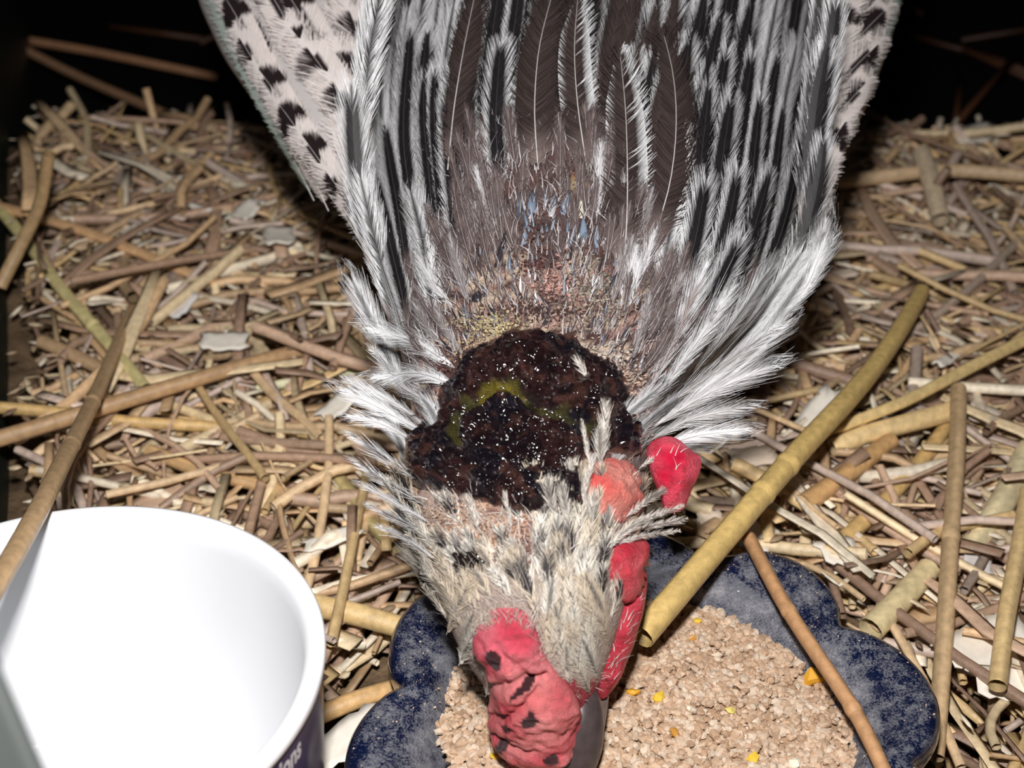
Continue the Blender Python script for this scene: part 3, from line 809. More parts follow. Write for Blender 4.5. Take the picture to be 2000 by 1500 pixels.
# wattles and earlobe: free hanging fleshy lobes with their own thickness
def blob(name, poly, f, thick, colA, colB, mat, slope=(0, 0), step=6, bulge=.5, nzs=260):
    poly = smooth_poly(poly); P = np.array(poly); c0 = P.mean(0)
    rings = 9; npt = len(P); V = []; 
    for side in (1, -1):
        for r in range(rings):
            q = r/(rings-1)*.999
            pr = c0+(P-c0)*(1-q if side == 1 else q)
            pr = c0+(P-c0)*((1-q) if side == 1 else q)
            rr = (1-q) if side == 1 else q
            h = thick*math.sqrt(max(0, 1-rr**2.2))*side
            for x, y in pr: V.append(W(x, y, f+slope[0]*(x-c0[0])+slope[1]*(y-c0[1])-h))
    V = np.array(V)
    # order: front centre-out then back
    fr = V[:rings*npt].reshape(rings, npt, 3)[::-1]; bk = V[rings*npt:].reshape(rings, npt, 3)[::-1]
    V = np.concatenate([fr, bk]).reshape(-1, 3); tot = rings*2
    n_ = vnoise(V, nzs, 3); V += np.outer(n_*thick*.45, -FWD)
    i = np.arange(tot-1)[:, None]*npt; j = np.arange(npt)[None]; k = (j+1) % npt
    Q = np.stack([i+j, i+nptk(npt, j), i+npt+k, i+npt+j], -1).reshape(-1, 4)
    a = np.clip(vnoise(V, 300, 5)+.5, 0, 1)[:, None]
    o = mesh_obj(name, V, Q, mat, col=colA*(1-a)+colB*a); o.data.transform(hen_inv); o.parent = hen
    return o
def nptk(npt, j): return (j+1) % npt
RA, RB = srgb(206, 24, 62), srgb(228, 84, 104)
blob('earlobe', [(1258, 878), (1285, 852), (1320, 852), (1350, 880), (1371, 892), (1368, 925), (1352, 955), (1340, 985), (1328, 1002), (1300, 1005), (1290, 970), (1272, 930)], .262, .004, RA, RB, M['wattle'])
blob('wattle', [(1266, 1105), (1262, 1180), (1246, 1240), (1226, 1295), (1204, 1340), (1180, 1366), (1160, 1366), (1162, 1320), (1185, 1260), (1205, 1180), (1225, 1105)], .2590, .0045, srgb(190, 34, 56), srgb(208, 70, 86), M['wattle'])
blob('wattle', [(1222, 1230), (1238, 1222), (1232, 1265), (1215, 1310), (1192, 1345), (1172, 1352), (1175, 1320), (1200, 1280)], .268, .0035, srgb(200, 30, 54), srgb(214, 50, 70), M['wattle'])
wob = [o for o in bpy.data.objects if o.name.startswith(('wattle', 'earlobe'))]
mb = MB()
for o in wob:
    n_ = len(o.data.vertices); co = np.empty(n_*3, np.float32); o.data.vertices.foreach_get('co', co); co = co.reshape(-1, 3)+np.array(hen.location)
    bt = tree(co, [np.array([tuple(p.vertices) for p in o.data.polygons])]); qx, qy, _ = proj(co)
    for _ in range(120):
        x, y = rng.uniform(qx.min(), qx.max()), rng.uniform(qy.min(), qy.max())
        if o.name.startswith('earlobe') and rng.random() < .8: continue
        hair_mb(mb, bt, x, y, .5+rng.normal(0, .3), -1, rng.uniform(12, 26), rng.uniform(1, 2), srgb(236, 226, 222), 0, .0012, rng.normal(0, .3))
o = mb.build('face_bristles', M['down']); o.data.transform(hen_inv); o.parent = hen; o['kind'] = 'stuff'
# beak: curved horn, lower right of the comb, its point in the feed
mb = MB()
for (pts, r, colr) in (([W(1120, 1340, .256), W(1135, 1400, .254), W(1136, 1450, .2535), W(1128, 1500, .2545), W(1112, 1560, .257)], [.0042, .0046, .0042, .0032, .0008], srgb(70, 60, 60)),):
    P = resample(pts, 14); r = np.interp(np.linspace(0, 1, 14), np.linspace(0, 1, 5), r)
    mb.add(*tube(P, r, 16, colr, flat=.8, up=-FWD))
o = mb.build('beak', M['beak']); o.data.transform(hen_inv); o.parent = hen
mb = MB(); P = resample([W(1150, 1360, .262), W(1152, 1420, .261), W(1140, 1480, .261), W(1120, 1540, .263)], 12)
mb.add(*tube(P, np.linspace(.0040, .0010, 12), 12, srgb(110, 96, 92), flat=.7, up=-FWD))
o = mb.build('lower_beak', M['beak']); o.data.transform(hen_inv); o.parent = hen
# eyes on either side of the head (turned away from the lens)
for x, f in ((1248, .267), (836, .267)):
    v = IV*.0026
    mb = MB(); mb.add(*tube([W(x, 1120, f)-RIGHT*.002, W(x, 1120, f)-RIGHT*.001, W(x, 1120, f)+RIGHT*.0005, W(x, 1120, f)+RIGHT*.0012], [.001, .0026, .0026, .0008], 12, srgb(20, 12, 10), up=-FWD))
    o = mb.build('eye', M['beak']); o.data.transform(hen_inv); o.parent = hen

# =================================================================== FEED BOWL
BC = np.array([.0262, .1750])
NOTCH = np.radians([-10, 31, 69, 118, 168, 215, 262, 306, 350])
def lobe_r(a):
    a = (a+math.radians(10)) % (2*math.pi)-math.radians(10)
    for k in range(8):
        if NOTCH[k] <= a <= NOTCH[k+1]+1e-9:
            t = (a-NOTCH[k])/(NOTCH[k+1]-NOTCH[k])
            return .0512+.0108*abs(math.sin(math.pi*t))**.62 - (.002 if 60 < math.degrees(a) < 215 else 0)
    return .0525
na = 240; A = np.linspace(0, 2*np.pi, na, endpoint=False)
LR = np.array([lobe_r(a) for a in A]); LR = (LR+np.roll(LR, 1)+np.roll(LR, -1))/3
prof_b = [(.0, .002, 0), (.60, .002, .2), (.66, .000, .5), (.80, .004, .8), (.92, .010, 1), (.985, .016, 1), (1.0, .0195, 1), (.993, .0225, 1), (.972, .0243, 1), (.94, .0250, 1), (.89, .0248, .95), (.83, .0236, .8), (.78, .0215, .5), (.74, .018, .3), (.68, .012, .2), (.60, .008, .1), (.3, .006, 0), (.0, .006, 0)]
V = []; C = []
for (s_, z, am) in prof_b:
    for k in range(na):
        r = s_*(.057+(LR[k]-.057)*am)
        V.append((BC[0]+r*math.cos(A[k]), BC[1]+r*math.sin(A[k]), z))
        d = .5 if .80 < s_ < .95 and z > .02 else (.8 if s_ <= .80 and z > .005 else .05 if s_ > .985 else .3)
        C.append((d, d, d))
V = np.array(V); nr = len(prof_b)
i = np.arange(nr-1)[:, None]*na; j = np.arange(na)[None]; k = (j+1) % na
bowl = mesh_obj('feed_bowl', V-np.array([BC[0], BC[1], 0]), np.stack([i+j, i+k, i+na+k, i+na+j], -1).reshape(-1, 4), M['glaze'], col=C)
bowl.location = (BC[0], BC[1], 0)
tag(bowl, 'dark blue glazed flower-shaped bowl dusted with feed under the hen\'s head', 'bowl')
# feed: a low mound of crumbs
def feed_z(x, y):
    r = math.hypot(x-BC[0], y-BC[1])
    return .0175+.0045*math.cos(min(1, r/.046)*math.pi/2)+.0012*noise.noise(Vector((x*90, y*90, 0)))
def feed_R(a): return .0415+.0022*math.sin(3*a+1)+.0016*math.sin(7*a)
mb = MB()
V = []; nrr = 26; nq = 90
for r in range(nrr):
    for q in range(nq):
        a = q/nq*2*math.pi; rr = feed_R(a)*r/(nrr-1)
        x, y = BC[0]+rr*math.cos(a), BC[1]+rr*math.sin(a); V.append((x, y, feed_z(x, y)-.0012-(.005 if r == nrr-1 else 0)))
i = np.arange(nrr-1)[:, None]*nq; j = np.arange(nq)[None]; k = (j+1) % nq
mb.add(np.array(V), np.stack([i+j, i+nq+j, i+nq+k, i+k], -1).reshape(-1, 4), srgb(176, 146, 118))
FC = [srgb(216, 186, 158), srgb(204, 172, 144), srgb(228, 204, 178), srgb(188, 152, 120), srgb(236, 220, 200)]
FC = [(c_*.6+srgb(214, 184, 156)*.4)*.9 for c_ in FC]
for _ in range(8500):
    a = rng.uniform(0, 2*np.pi); rr = feed_R(a)*math.sqrt(rng.uniform(0, 1.06))
    x, y = BC[0]+rr*math.cos(a), BC[1]+rr*math.sin(a)
    grain(mb, np.array([x, y, feed_z(x, y)-.0003+rng.uniform(-.0004, .0006)]), rng.uniform(.0005, .0012), FC[rng.integers(5)]*rng.uniform(.85, 1.05), .75, .2)
for _ in range(420):       # spilled dust and crumbs on the rim
    a = rng.uniform(0, 2*np.pi); s_ = rng.uniform(.74, .97); L_ = lobe_r(a)
    x, y = BC[0]+L_*s_*math.cos(a), BC[1]+L_*s_*math.sin(a)
    z = np.interp(s_, [.74, .78, .83, .89, .94, .972], [.018, .0215, .0236, .0248, .025, .0243])
    grain(mb, np.array([x, y, z]), rng.uniform(.00008, .00026), FC[rng.integers(5)])
tag(mb.build('crumbled_feed', M['feed'], smooth=False), 'pale beige crumbled layer feed heaped in the blue bowl', 'feed', kind='stuff')
MZ = [(1362, 1212, .0011, 'yellow'), (1352, 1247, .0009, 'brown'), (1235, 1352, .0013, 'amber'), (1287, 1362, .0012, 'yellow'), (1428, 1388, .0013, 'pale'), (1591, 1322, .0024, 'amber'), (1172, 1404, .0016, 'amber'), (968, 1478, .0010, 'yellow'),
      (1470, 1480, .0011, 'yellow'), (1552, 1490, .0016, 'cream'), (1320, 1430, .0012, 'brown'), (1345, 1382, .0007, 'cream')]
MC = dict(yellow=srgb(236, 196, 70), brown=srgb(196, 140, 60), amber=srgb(226, 166, 50), pale=srgb(246, 226, 130), cream=srgb(248, 240, 214))
MWH = ['topmost in the bowl, just right of the thick straw\'s cut end', 'just below the topmost yellow one', 'beside the hen\'s red wattle', 'right of the one beside the wattle', 'in the middle of the open feed', 'large, at the feed\'s edge under the thin straw', 'against the hen\'s beak', 'left of the comb near the bottom edge',
       'low in the bowl, right of the beak', 'low in the bowl near the thin straw\'s lower end', 'low in the middle below the hen\'s wattle', 'tiny, between two larger yellow ones']
for (x, y, r, cn), wh in zip(MZ, MWH):
    p = G(x, y, .021)
    for _ in range(3): p = G(x, y, feed_z(p[0], p[1])+.0008)
    mb = MB(); grain(mb, np.zeros(3), r, MC[cn], .55, .22)
    o = mb.build('maize_flake', M['maize'], smooth=False); o.location = p
    tag(o, f'{cn} maize flake, {wh}', 'maize', 'maize flakes in the feed')

# =================================================================== WHITE POT
def c3(x, u, f): return CAM+RIGHT*x+UP*u+FWD*f
h_ = .158
pc = c3(-.509*h_, -.3065*h_, 1.469*h_)
pn = UP*math.cos(math.radians(30))-FWD*math.sin(math.radians(30)); pn /= np.linalg.norm(pn)
pu = np.cross(pn, [1, 0, 0]); pu = -pu/np.linalg.norm(pu)*-1
R0 = .301*h_
zaxis = pn; xaxis = np.array([1.0, 0, 0]); yaxis = np.cross(zaxis, xaxis)
Mp = Matrix((( xaxis[0], yaxis[0], zaxis[0], pc[0]), (xaxis[1], yaxis[1], zaxis[1], pc[1]), (xaxis[2], yaxis[2], zaxis[2], pc[2]), (0, 0, 0, 1)))
PD = .0535
pot = empty('plastic_pot'); pot.matrix_world = Matrix.Translation(Vector(pc - zaxis*PD)) @ Mp.to_3x3().to_4x4()
tag(pot, 'empty white plastic pot with a dark purple printed label, standing in the straw', 'pot')
Rb = R0*.80
RO = R0*.915
prof_p = [(0, .0005), (RO*.85, .0005), (RO*.9, -.001), (RO*.98, -.0008), (RO, .001), (R0*.980, PD-.0036), (R0*.981, PD-.0030), (R0*.990, PD-.0028), (R0*.997, PD-.0025), (R0, PD-.0018), (R0, PD-.0008), (R0*.993, PD-.0002), (R0*.978, PD),
          (R0*.940, PD-.0005), (R0*.920, PD-.002), (R0*.912, PD-.005), (R0*.902, PD-.010), (Rb*1.01, .006), (Rb*.985, .0032), (Rb*.95, .002), (Rb*.6, .0018), (0, .0018)]
na = 160; A = np.linspace(0, 2*np.pi, na, endpoint=False)
V = np.array([(r*math.cos(a), r*math.sin(a), z) for r, z in prof_p for a in A]); nr = len(prof_p)
i = np.arange(nr-1)[:, None]*na; j = np.arange(na)[None]; k = (j+1) % na
mesh_obj('pot_wall', V, np.stack([i+j, i+k, i+na+k, i+na+j], -1).reshape(-1, 4), M['white'], parent=pot)
def out_r(z): return RO+(R0*.980-RO)*(z-.001)/(PD-.0058)
zs = np.linspace(.004, PD-.0039, 12)
V = np.array([((out_r(z)+.00025)*math.cos(a), (out_r(z)+.00025)*math.sin(a), z) for z in zs for a in A]); nr = 12
i = np.arange(nr-1)[:, None]*na
C = np.tile(srgb(58, 46, 84), (len(V), 1)); 
aa = np.arctan2(V[:, 1], V[:, 0]); bright = (aa > -.22) & (V[:, 2] < PD-.012); C[bright] = srgb(120, 112, 122)
lab = mesh_obj('printed_label', V, np.stack([i+j, i+k, i+na+k, i+na+j], -1).reshape(-1, 4), M['label'], parent=pot, col=C)
lab['label'] = 'dark purple printed sleeve'
def wrap_text(txt, size, a0, z0, col, name, bold=.0):
    cu = bpy.data.curves.new(name, 'FONT'); cu.body = txt; cu.size = size; cu.offset = bold; cu.resolution_u = 4
    t = bpy.data.objects.new(name+'_tmp', cu); COL.objects.link(t)
    bpy.context.view_layer.update()
    me = bpy.data.meshes.new_from_object(t.evaluated_get(bpy.context.evaluated_depsgraph_get()))
    bpy.data.objects.remove(t); bpy.data.curves.remove(cu)
    n = len(me.vertices); co = np.empty(n*3, np.float32); me.vertices.foreach_get('co', co); co = co.reshape(-1, 3)
    z = z0+co[:, 1]; r = out_r(z)+.0004; a = a0+.66*co[:, 0]/out_r(z0)
    me.vertices.foreach_set('co', np.stack([r*np.cos(a), r*np.sin(a), z], 1).astype(np.float32).ravel()); me.update()
    ca = me.color_attributes.new('Col', 'FLOAT_COLOR', 'POINT'); ca.data.foreach_set('color', np.tile([*col, 1.0], n).astype(np.float32))
    me.materials.clear(); me.materials.append(M['ink'])
    o = bpy.data.objects.new(name, me); COL.objects.link(o); o.parent = lab
    return o
wrap_text('tions', .0066, -.475, PD-.0084, (.85, .84, .88), 'lettering', .0002)
wrap_text('lllllllll', .0032, -.45, PD-.0118, srgb(190, 130, 60), 'lettering', .00005)

# =================================================================== PANEL at the front left
mb = MB()
e0, e1 = W(-14, 1245, .128), W(112, 1535, .128)
dirv = (e1-e0)/np.linalg.norm(e1-e0)
top = e0-dirv*.03; bot = e1+dirv*.05
out = np.array([-1, 0, 0]); back = -FWD*0+np.array([0, -1, 0])
t_ = .0022
pts = [top, bot, bot+np.array([-.09, 0, -.01]), top+np.array([-.09, 0, .0])]
V = []
for p in pts: V.append(p); 
for p in pts: V.append(p+np.array([0, -t_, 0]))
V = np.array(V)
F = np.array([[0, 1, 2, 3], [7, 6, 5, 4], [0, 4, 5, 1], [1, 5, 6, 2], [2, 6, 7, 3], [3, 7, 4, 0]])
pl = mesh_obj('plastic_board', V, F, M['panel'], smooth=False)
tag(pl, 'grey-green plastic panel edge in front of the white pot at lower left', 'panel')
mod = pl.modifiers.new('bevel', 'BEVEL'); mod.width = .0007; mod.segments = 3

# =================================================================== STRAW
SC = [srgb(226, 196, 152), srgb(214, 180, 136), srgb(198, 168, 140), srgb(236, 214, 170), srgb(176, 146, 120), srgb(222, 192, 138), srgb(206, 186, 168), srgb(244, 232, 204), srgb(160, 132, 110)]
SC = [c_*np.array([1.10, 1.075, 1.11]) for c_ in SC]
def straw_geo(pts, r, col, kind='tube', nodes=(), nseg=8):
    mb = MB(); P = np.asarray(pts, float); n = len(P)
    if kind == 'tube':
        rr = np.full(n, r)*np.linspace(1.04, .93, n)
        mb.add(*tube(P, rr, nseg, col, cap=False, streak=.22))
        # hollow ends: short inner wall
        for e, d in ((0, 1), (-1, -1)):
            q = P[e]; t = (P[e+d]-P[e]); t = t/np.linalg.norm(t)
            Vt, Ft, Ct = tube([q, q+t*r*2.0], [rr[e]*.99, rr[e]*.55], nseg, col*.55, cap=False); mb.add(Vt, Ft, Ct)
        for q in nodes:      # joints on the stalk
            c = P[0]*0; s = q*(n-1); k = min(int(s), n-2); c = P[k]+(P[k+1]-P[k])*(s-k); t = (P[k+1]-P[k]); t /= np.linalg.norm(t)
            mb.add(*tube([c-t*r*.9, c-t*r*.35, c, c+t*r*.35, c+t*r*.9], [r*.99, r*1.06, r*1.12, r*1.06, r*.98], nseg, col*1.08, cap=False))
    elif kind == 'flat':
        mb.add(*tube(P, np.full(n, r)*(1+.15*np.sin(np.linspace(0, 5, n))), 6, col, flat=.16, streak=.22))
    return mb
STR = 'straws of the bedding'
def named_straw(pts, r, col, label, nodes=(), kind='tube', n=14):
    P = resample(np.array(pts), n)
    mid = P[n//2].copy()
    mb = straw_geo(P-mid, r, np.clip(np.asarray(col)*1.25+np.array([.02, .02, .03]), 0, .85), kind, nodes, 12)
    o = mb.build('straw', M['straw']); o.location = mid
    tag(o, label, 'straw', STR)
    return o
def gz(x, y, z): return G(x, y, z)
# traced straws (photo position, height above the bed)
NS = [
 ([(1252, 1243, .033), (1390, 1080, .036), (1560, 880, .034), (1690, 745, .028), (1762, 640, .022), (1800, 570, .016)], .0028, (198, 168, 100), 'thick golden straw stalk with a cut end over the feed, slanting up past the bowl', (.28, .35)),
 ([(1462, 1050, .028), (1530, 1180, .030), (1610, 1300, .029), (1680, 1400, .028), (1725, 1500, .027), (1750, 1560, .026)], .0016, (170, 128, 84), 'thin brown straw lying across the right petals of the blue bowl', (.35, .72)),
 ([(-30, 1180, .068), (60, 1035, .0665), (100, 945, .055), (180, 790, .030), (235, 660, .018), (265, 590, .014), (285, 545, .012)], .0020, (170, 140, 100), 'long bent straw running over the rim of the white pot', (.38, .55)),
 ([(285, 540, .012), (380, 535, .012), (480, 548, .012), (600, 575, .012), (720, 592, .010)], .0019, (206, 180, 130), 'pale straw running right from the top of the long bent straw', ()),
 ([(-20, 385, .020), (60, 480, .019), (130, 580, .018), (200, 655, .018), (285, 760, .016)], .0020, (208, 194, 134), 'pale yellow straw slanting down from the left edge to the greenish straw', (.72,)),
 ([(-30, 865, .021), (120, 820, .021), (300, 765, .020), (480, 712, .019), (640, 670, .016)], .0022, (168, 134, 92), 'long tan straw crossing the bedding above the white pot', ()),
 ([(-20, 795, .017), (100, 802, .016), (240, 825, .014), (380, 830, .013), (540, 845, .011), (660, 850, .011)], .0017, (196, 162, 102), 'yellow straw just below the long tan straw crossing above the pot', (.55,)),
 ([(500, 762, .014), (600, 738, .014), (710, 722, .013)], .0013, (238, 226, 172), 'short cream straw touching the hen\'s neck feathers on the left', ()),
 ([(300, 780, .012), (420, 820, .013), (560, 905, .013), (680, 975, .012), (800, 1060, .010)], .0014, (214, 190, 146), 'thin pale bent straw running down to the hen\'s cheek', ()),
 ([(290, 880, .012), (400, 925, .012), (520, 950, .011), (620, 985, .010)], .0018, (190, 154, 104), 'tan straw above the pot rim, beneath the thin pale bent one', (.4,)),
 ([(610, 870, .012), (680, 960, .012), (740, 1040, .011), (815, 1120, .009)], .0021, (172, 156, 104), 'greenish yellow straw pointing at the hen\'s left cheek', ()),
 ([(0, 560, .02), (40, 480, .03), (80, 400, .042), (95, 300, .06)], .0020, (170, 140, 96), 'straw standing up against the dark green wall at far left', ()),
 ([(2040, 645, .022), (1880, 725, .022), (1760, 790, .021), (1690, 815, .020), (1600, 850, .017)], .0017, (212, 184, 124), 'bright yellow straw from the right edge down to the thick golden stalk', ()),
 ([(1870, 800, .018), (1760, 830, .018), (1690, 848, .017), (1625, 875, .015)], .0027, (206, 178, 124), 'short wide yellow straw under the bright yellow straw', ()),
 ([(1872, 760, .022), (1870, 880, .022), (1856, 1050, .020), (1848, 1200, .017), (1838, 1340, .012), (1826, 1480, .008)], .0021, (176, 148, 108), 'long upright-running straw right of the bowl with a cut lower end', (.5,)),
 ([(2010, 960, .022), (1990, 1080, .021), (1965, 1200, .020), (1948, 1340, .019)], .0021, (196, 168, 116), 'straw nearest the right edge, parallel to the long one by the bowl', ()),
 ([(1570, 985, .015), (1650, 930, .016), (1740, 860, .016)], .0026, (186, 146, 92), 'stubby brown straw with a cut end just above the thick stalk\'s shadow', ()),
 ([(1640, 1060, .012), (1720, 990, .013), (1800, 900, .014), (1850, 830, .014)], .0021, (190, 158, 98), 'tan straw between the bowl and the long upright-running straw', ()),
 ([(1700, 1230, .012), (1760, 1170, .013), (1815, 1110, .014)], .0030, (214, 194, 146), 'pale split straw above the right petal of the bowl', ()),
 ([(2010, 880, .014), (1960, 980, .014), (1890, 1080, .012)], .0034, (216, 198, 156), 'broad shiny cream straw by the right edge', ()),
 ([(-20, 400, .02), (80, 425, .021), (190, 460, .02), (300, 505, .018), (420, 555, .014)], .0018, (186, 148, 104), 'brown straw arching below the dark corner at left', ()),
 ([(120, 560, .014), (160, 640, .013), (240, 700, .012)], .0014, (206, 178, 126), 'small forked straw near the pale yellow straw', ()),
 ([(600, 1180, .012), (700, 1200, .012), (850, 1245, .010)], .0027, (202, 172, 116), 'broad flattened straw between the pot and the hen\'s cheek', ()),
 ([(600, 1400, .010), (615, 1450, .010), (620, 1530, .010)], .0024, (184, 152, 104), 'golden straw standing beside the pot label', ()),
 ([(615, 1400, .012), (700, 1365, .012), (800, 1335, .010)], .0021, (200, 160, 104), 'orange-yellow straw between the pot and the left petal of the bowl', ()),
 ([(-60, 40, -.03), (150, 150, -.028), (330, 225, -.01), (500, 310, .015)], .0022, (190, 146, 108), 'long straw reaching out of the dark corner towards the wing', ()),
 ([(-60, 60, -.035), (180, 100, -.035), (420, 150, -.035)], .0022, (190, 140, 100), 'dim straw in the dark background at top left', ()),
 ([(1990, 470, .012), (1900, 560, .013), (1800, 640, .012), (1700, 690, .010)], .0015, (180, 160, 140), 'wrinkled grey straw right of the hen, above the thick stalk', ()),
 ([(1800, 300, .02), (1820, 360, .018), (1838, 430, .014)], .0034, (214, 192, 160), 'wide pale leaf blade standing in the straw behind the hen', ()),
 ([(1640, 500, .008), (1740, 530, .01), (1850, 500, .01)], .0020, (196, 164, 118), 'curved straw right of the hen\'s shoulder', ()),
 ([(1520, 370, .012), (1680, 350, .016), (1850, 330, .018), (2020, 345, .018)], .0026, (190, 162, 124), 'broad horizontal straw at the far edge right of the wing', ()),
]
for pts, r, col, lab_, nd in NS:
    named_straw([G(x, y, z) for x, y, z in pts], r, srgb(*col), lab_, nd)

# occupied footprints the loose straw must keep out of
pcb = pc-zaxis*PD
def blocked(x, y, z=.01, m=0):
    if math.hypot(x-BC[0], y-BC[1]) < .064+m: return True
    if math.hypot(x-pcb[0], y-pcb[1]) < R0*.97+m: return True
    return False
def wall_x(y): return -.055-math.tan(math.radians(16.5))*y
def rand_straw(L, r, zr, lean=.12, ymin=.12):
    for _ in range(50):
        x, y = rng.uniform(-.26, .30), rng.uniform(ymin, .475)
        if x < wall_x(y)+.006: continue
        a = rng.uniform(0, math.pi); d = np.array([math.cos(a), math.sin(a)])
        bad = False; mg = .003
        for q in (-.5, -.25, 0, .25, .5):
            X, Y = x+d[0]*L*q, y+d[1]*L*q
            if blocked(X, Y, m=mg) or X < wall_x(Y)+.008: bad = True; break
        if bad: continue
        z = bed_z(x, y)+rng.uniform(*zr); t = rng.normal(0, lean)
        q = np.linspace(-.5, .5, 5); bend = rng.normal(0, .06)
        P = np.stack([x+d[0]*L*q-d[1]*L*bend*(q*q*4), y+d[1]*L*q+d[0]*L*bend*(q*q*4), z+L*q*math.sin(t)+rng.normal(0, .0006, 5)], 1)
        P[:, 2] = np.maximum(P[:, 2], -.004)
        return P
    return None
LAND = [(300, 900, 'above the white pot'), (80, 900, 'by the left edge above the pot'), (620, 1080, 'between the pot and the hen\'s cheek'), (640, 1350, 'between the pot and the blue bowl'), (640, 820, 'left of the dark scab'),
        (600, 560, 'left of the hen\'s neck'), (380, 640, 'in the middle of the left bedding'), (150, 600, 'near the green wall'), (250, 400, 'at upper left'), (520, 420, 'beside the hen\'s patterned wing'), (90, 420, 'by the dark corner'),
        (380, 300, 'at the dim far edge left of the wing'), (1700, 260, 'at the dim far edge right of the wing'), (1700, 450, 'right of the hen\'s shoulder'), (1900, 420, 'at upper right'), (1650, 680, 'right of the hen\'s neck'), (1900, 700, 'above the bright yellow straw'),
        (1480, 900, 'beside the red earlobe'), (1560, 1020, 'above the bowl\'s top petal'), (1750, 1080, 'above the bowl\'s right petal'), (1940, 1020, 'beside the straw at the right edge'), (1920, 1350, 'right of the bowl'), (1920, 220, 'in the far right corner')]
TONES = [(0.42, 'dark brown'), (.52, 'brown'), (.62, 'tan'), (.70, 'light tan'), (.80, 'pale'), (9, 'cream')]
used_labels = {}
def place(p):
    x, y, _ = proj(p); return min(LAND, key=lambda l: (l[0]-x)**2+((l[1]-y)*1.3)**2)[2]
def auto_label(P, col, kind, r, noun):
    x0, y0, _ = proj(P[0]); x1, y1, _ = proj(P[-1])
    lum = float(np.mean(col))**(1/2.2); tone = next(n_ for v_, n_ in TONES if lum < v_)
    if float(col[2]) < .55*float(col[0]) and tone in ('tan', 'light tan', 'pale'): tone = 'golden '+tone.split()[-1] if tone != 'pale' else 'pale golden'
    L_ = math.hypot(x1-x0, y1-y0); size = 'stubby' if L_ < 130 else 'short' if L_ < 260 else 'midsize' if L_ < 400 else 'long'
    th = 'thin' if r < .0012 else 'thick' if r > .0016 else 'slim'
    a = math.degrees(math.atan2(-(y1-y0), x1-x0)) % 180
    o_ = 'lying crosswise' if (a < 20 or a > 160) else 'slanting right' if a < 65 else 'pointing away' if a < 115 else 'slanting left'
    k_ = 'split ' if kind == 'flat' else ''
    return f'{size} {th} {tone} {k_}{noun} {o_} {place(P[len(P)//2])}'
# the loose straws one can tell apart
k = 0
while k < 265:
    L = rng.uniform(.025, .08)
    P = rand_straw(L, 0, (.008, .017), .08)
    if P is None: continue
    mid = P[2].copy(); r = rng.uniform(.0009, .0019)
    col = SC[rng.integers(len(SC))]*rng.uniform(.85, 1.12)
    kind = 'flat' if rng.random() < .35 else 'tube'
    lb_ = auto_label(P, col, kind, r, 'straw')
    if len(lb_.split()) > 16: continue
    if lb_ in used_labels: continue
    used_labels[lb_] = 1
    mb = straw_geo(P-mid, r*(1.3 if kind == 'flat' else 1), col, kind, (rng.uniform(.2, .8),) if (kind == 'tube' and rng.random() < .25) else (), 7)
    o = mb.build('straw', M['straw']); o.location = mid
    tag(o, lb_, 'straw', 'short loose straws in the bedding'); k += 1
# the mass below
mb = MB()
for _ in range(12500):
    L = rng.uniform(.010, .055)
    P = rand_straw(L, 0, (-.005, .0125), .16, -.02)
    if P is None: continue
    col = SC[rng.integers(len(SC))]*rng.uniform(.6, 1.1)
    r = rng.uniform(.0004, .0015)*(1.5 if rng.random() < .12 else 1)
    if rng.random() < .5: mb.add(*tube(P, r*1.3, 5, col, flat=.15, streak=.2))
    else: mb.add(*tube(P, r, 6, col, cap=False, streak=.2))
for _ in range(2600):       # chaff
    x, y = rng.uniform(-.2, .24), rng.uniform(.13, .475)
    if x < wall_x(y)+.004 or blocked(x, y, m=.004): continue
    a = rng.uniform(0, 6.28); L = rng.uniform(.002, .008); z = bed_z(x, y)+rng.uniform(.002, .014)
    d = np.array([math.cos(a), math.sin(a), rng.normal(0, .3)])*L
    p = np.array([x, y, z]); mb.add(*tube([p-d*.5, p-d*.15, p+d*.2, p+d*.5], np.array([.2, 1, .9, .1])*rng.uniform(.0005, .0013), 5, [srgb(214, 194, 160), srgb(170, 146, 118), srgb(228, 216, 192), srgb(120, 96, 76)][rng.integers(4)], flat=.3))
for _ in range(230):        # straw fanned up at the far edge of the bed
    x = rng.uniform(-.24, .30); y = rng.uniform(.42, .475); 
    if x < wall_x(y)+.006: continue
    L = rng.uniform(.014, .034); a = rng.normal(0, .7); z0 = -.004
    d = np.array([math.sin(a)*.8, .3+rng.normal(0, .3), rng.uniform(.15, .8)]); d /= np.linalg.norm(d)
    p = np.array([x, y, z0]); P = np.array([p+d*L*q for q in (0, .33, .66, 1)])
    if P[-1][0] < wall_x(P[-1][1])+.008 or P[0][0] < wall_x(P[0][1])+.008: continue
    mb.add(*tube(P, rng.uniform(.0008, .002), 6, SC[rng.integers(9)]*rng.uniform(.6, 1)))
for _ in range(110):        # sparse straws on the dark floor behind, the gloom there mixed into their colour
    x, y = rng.uniform(-.4, .5), rng.uniform(.56, 1.1); a = rng.uniform(0, 3.14); L = rng.uniform(.04, .12)
    if x < wall_x(y)+.01: continue
    p = np.array([x, y, rng.uniform(-.043, -.035)]); d = np.array([math.cos(a), math.sin(a), .05])*L/2
    if (p-d)[0] < wall_x((p-d)[1])+.01 or (p+d)[0] < wall_x((p+d)[1])+.01: continue
    mb.add(*tube([p-d, p, p+d], .0017, 5, srgb(120, 78, 54)*rng.uniform(.3, .8)))
tag(mb.build('straw_bedding', M['straw'], smooth=True), 'dense litter of chopped straw and chaff covering the floor', 'straw', kind='stuff')

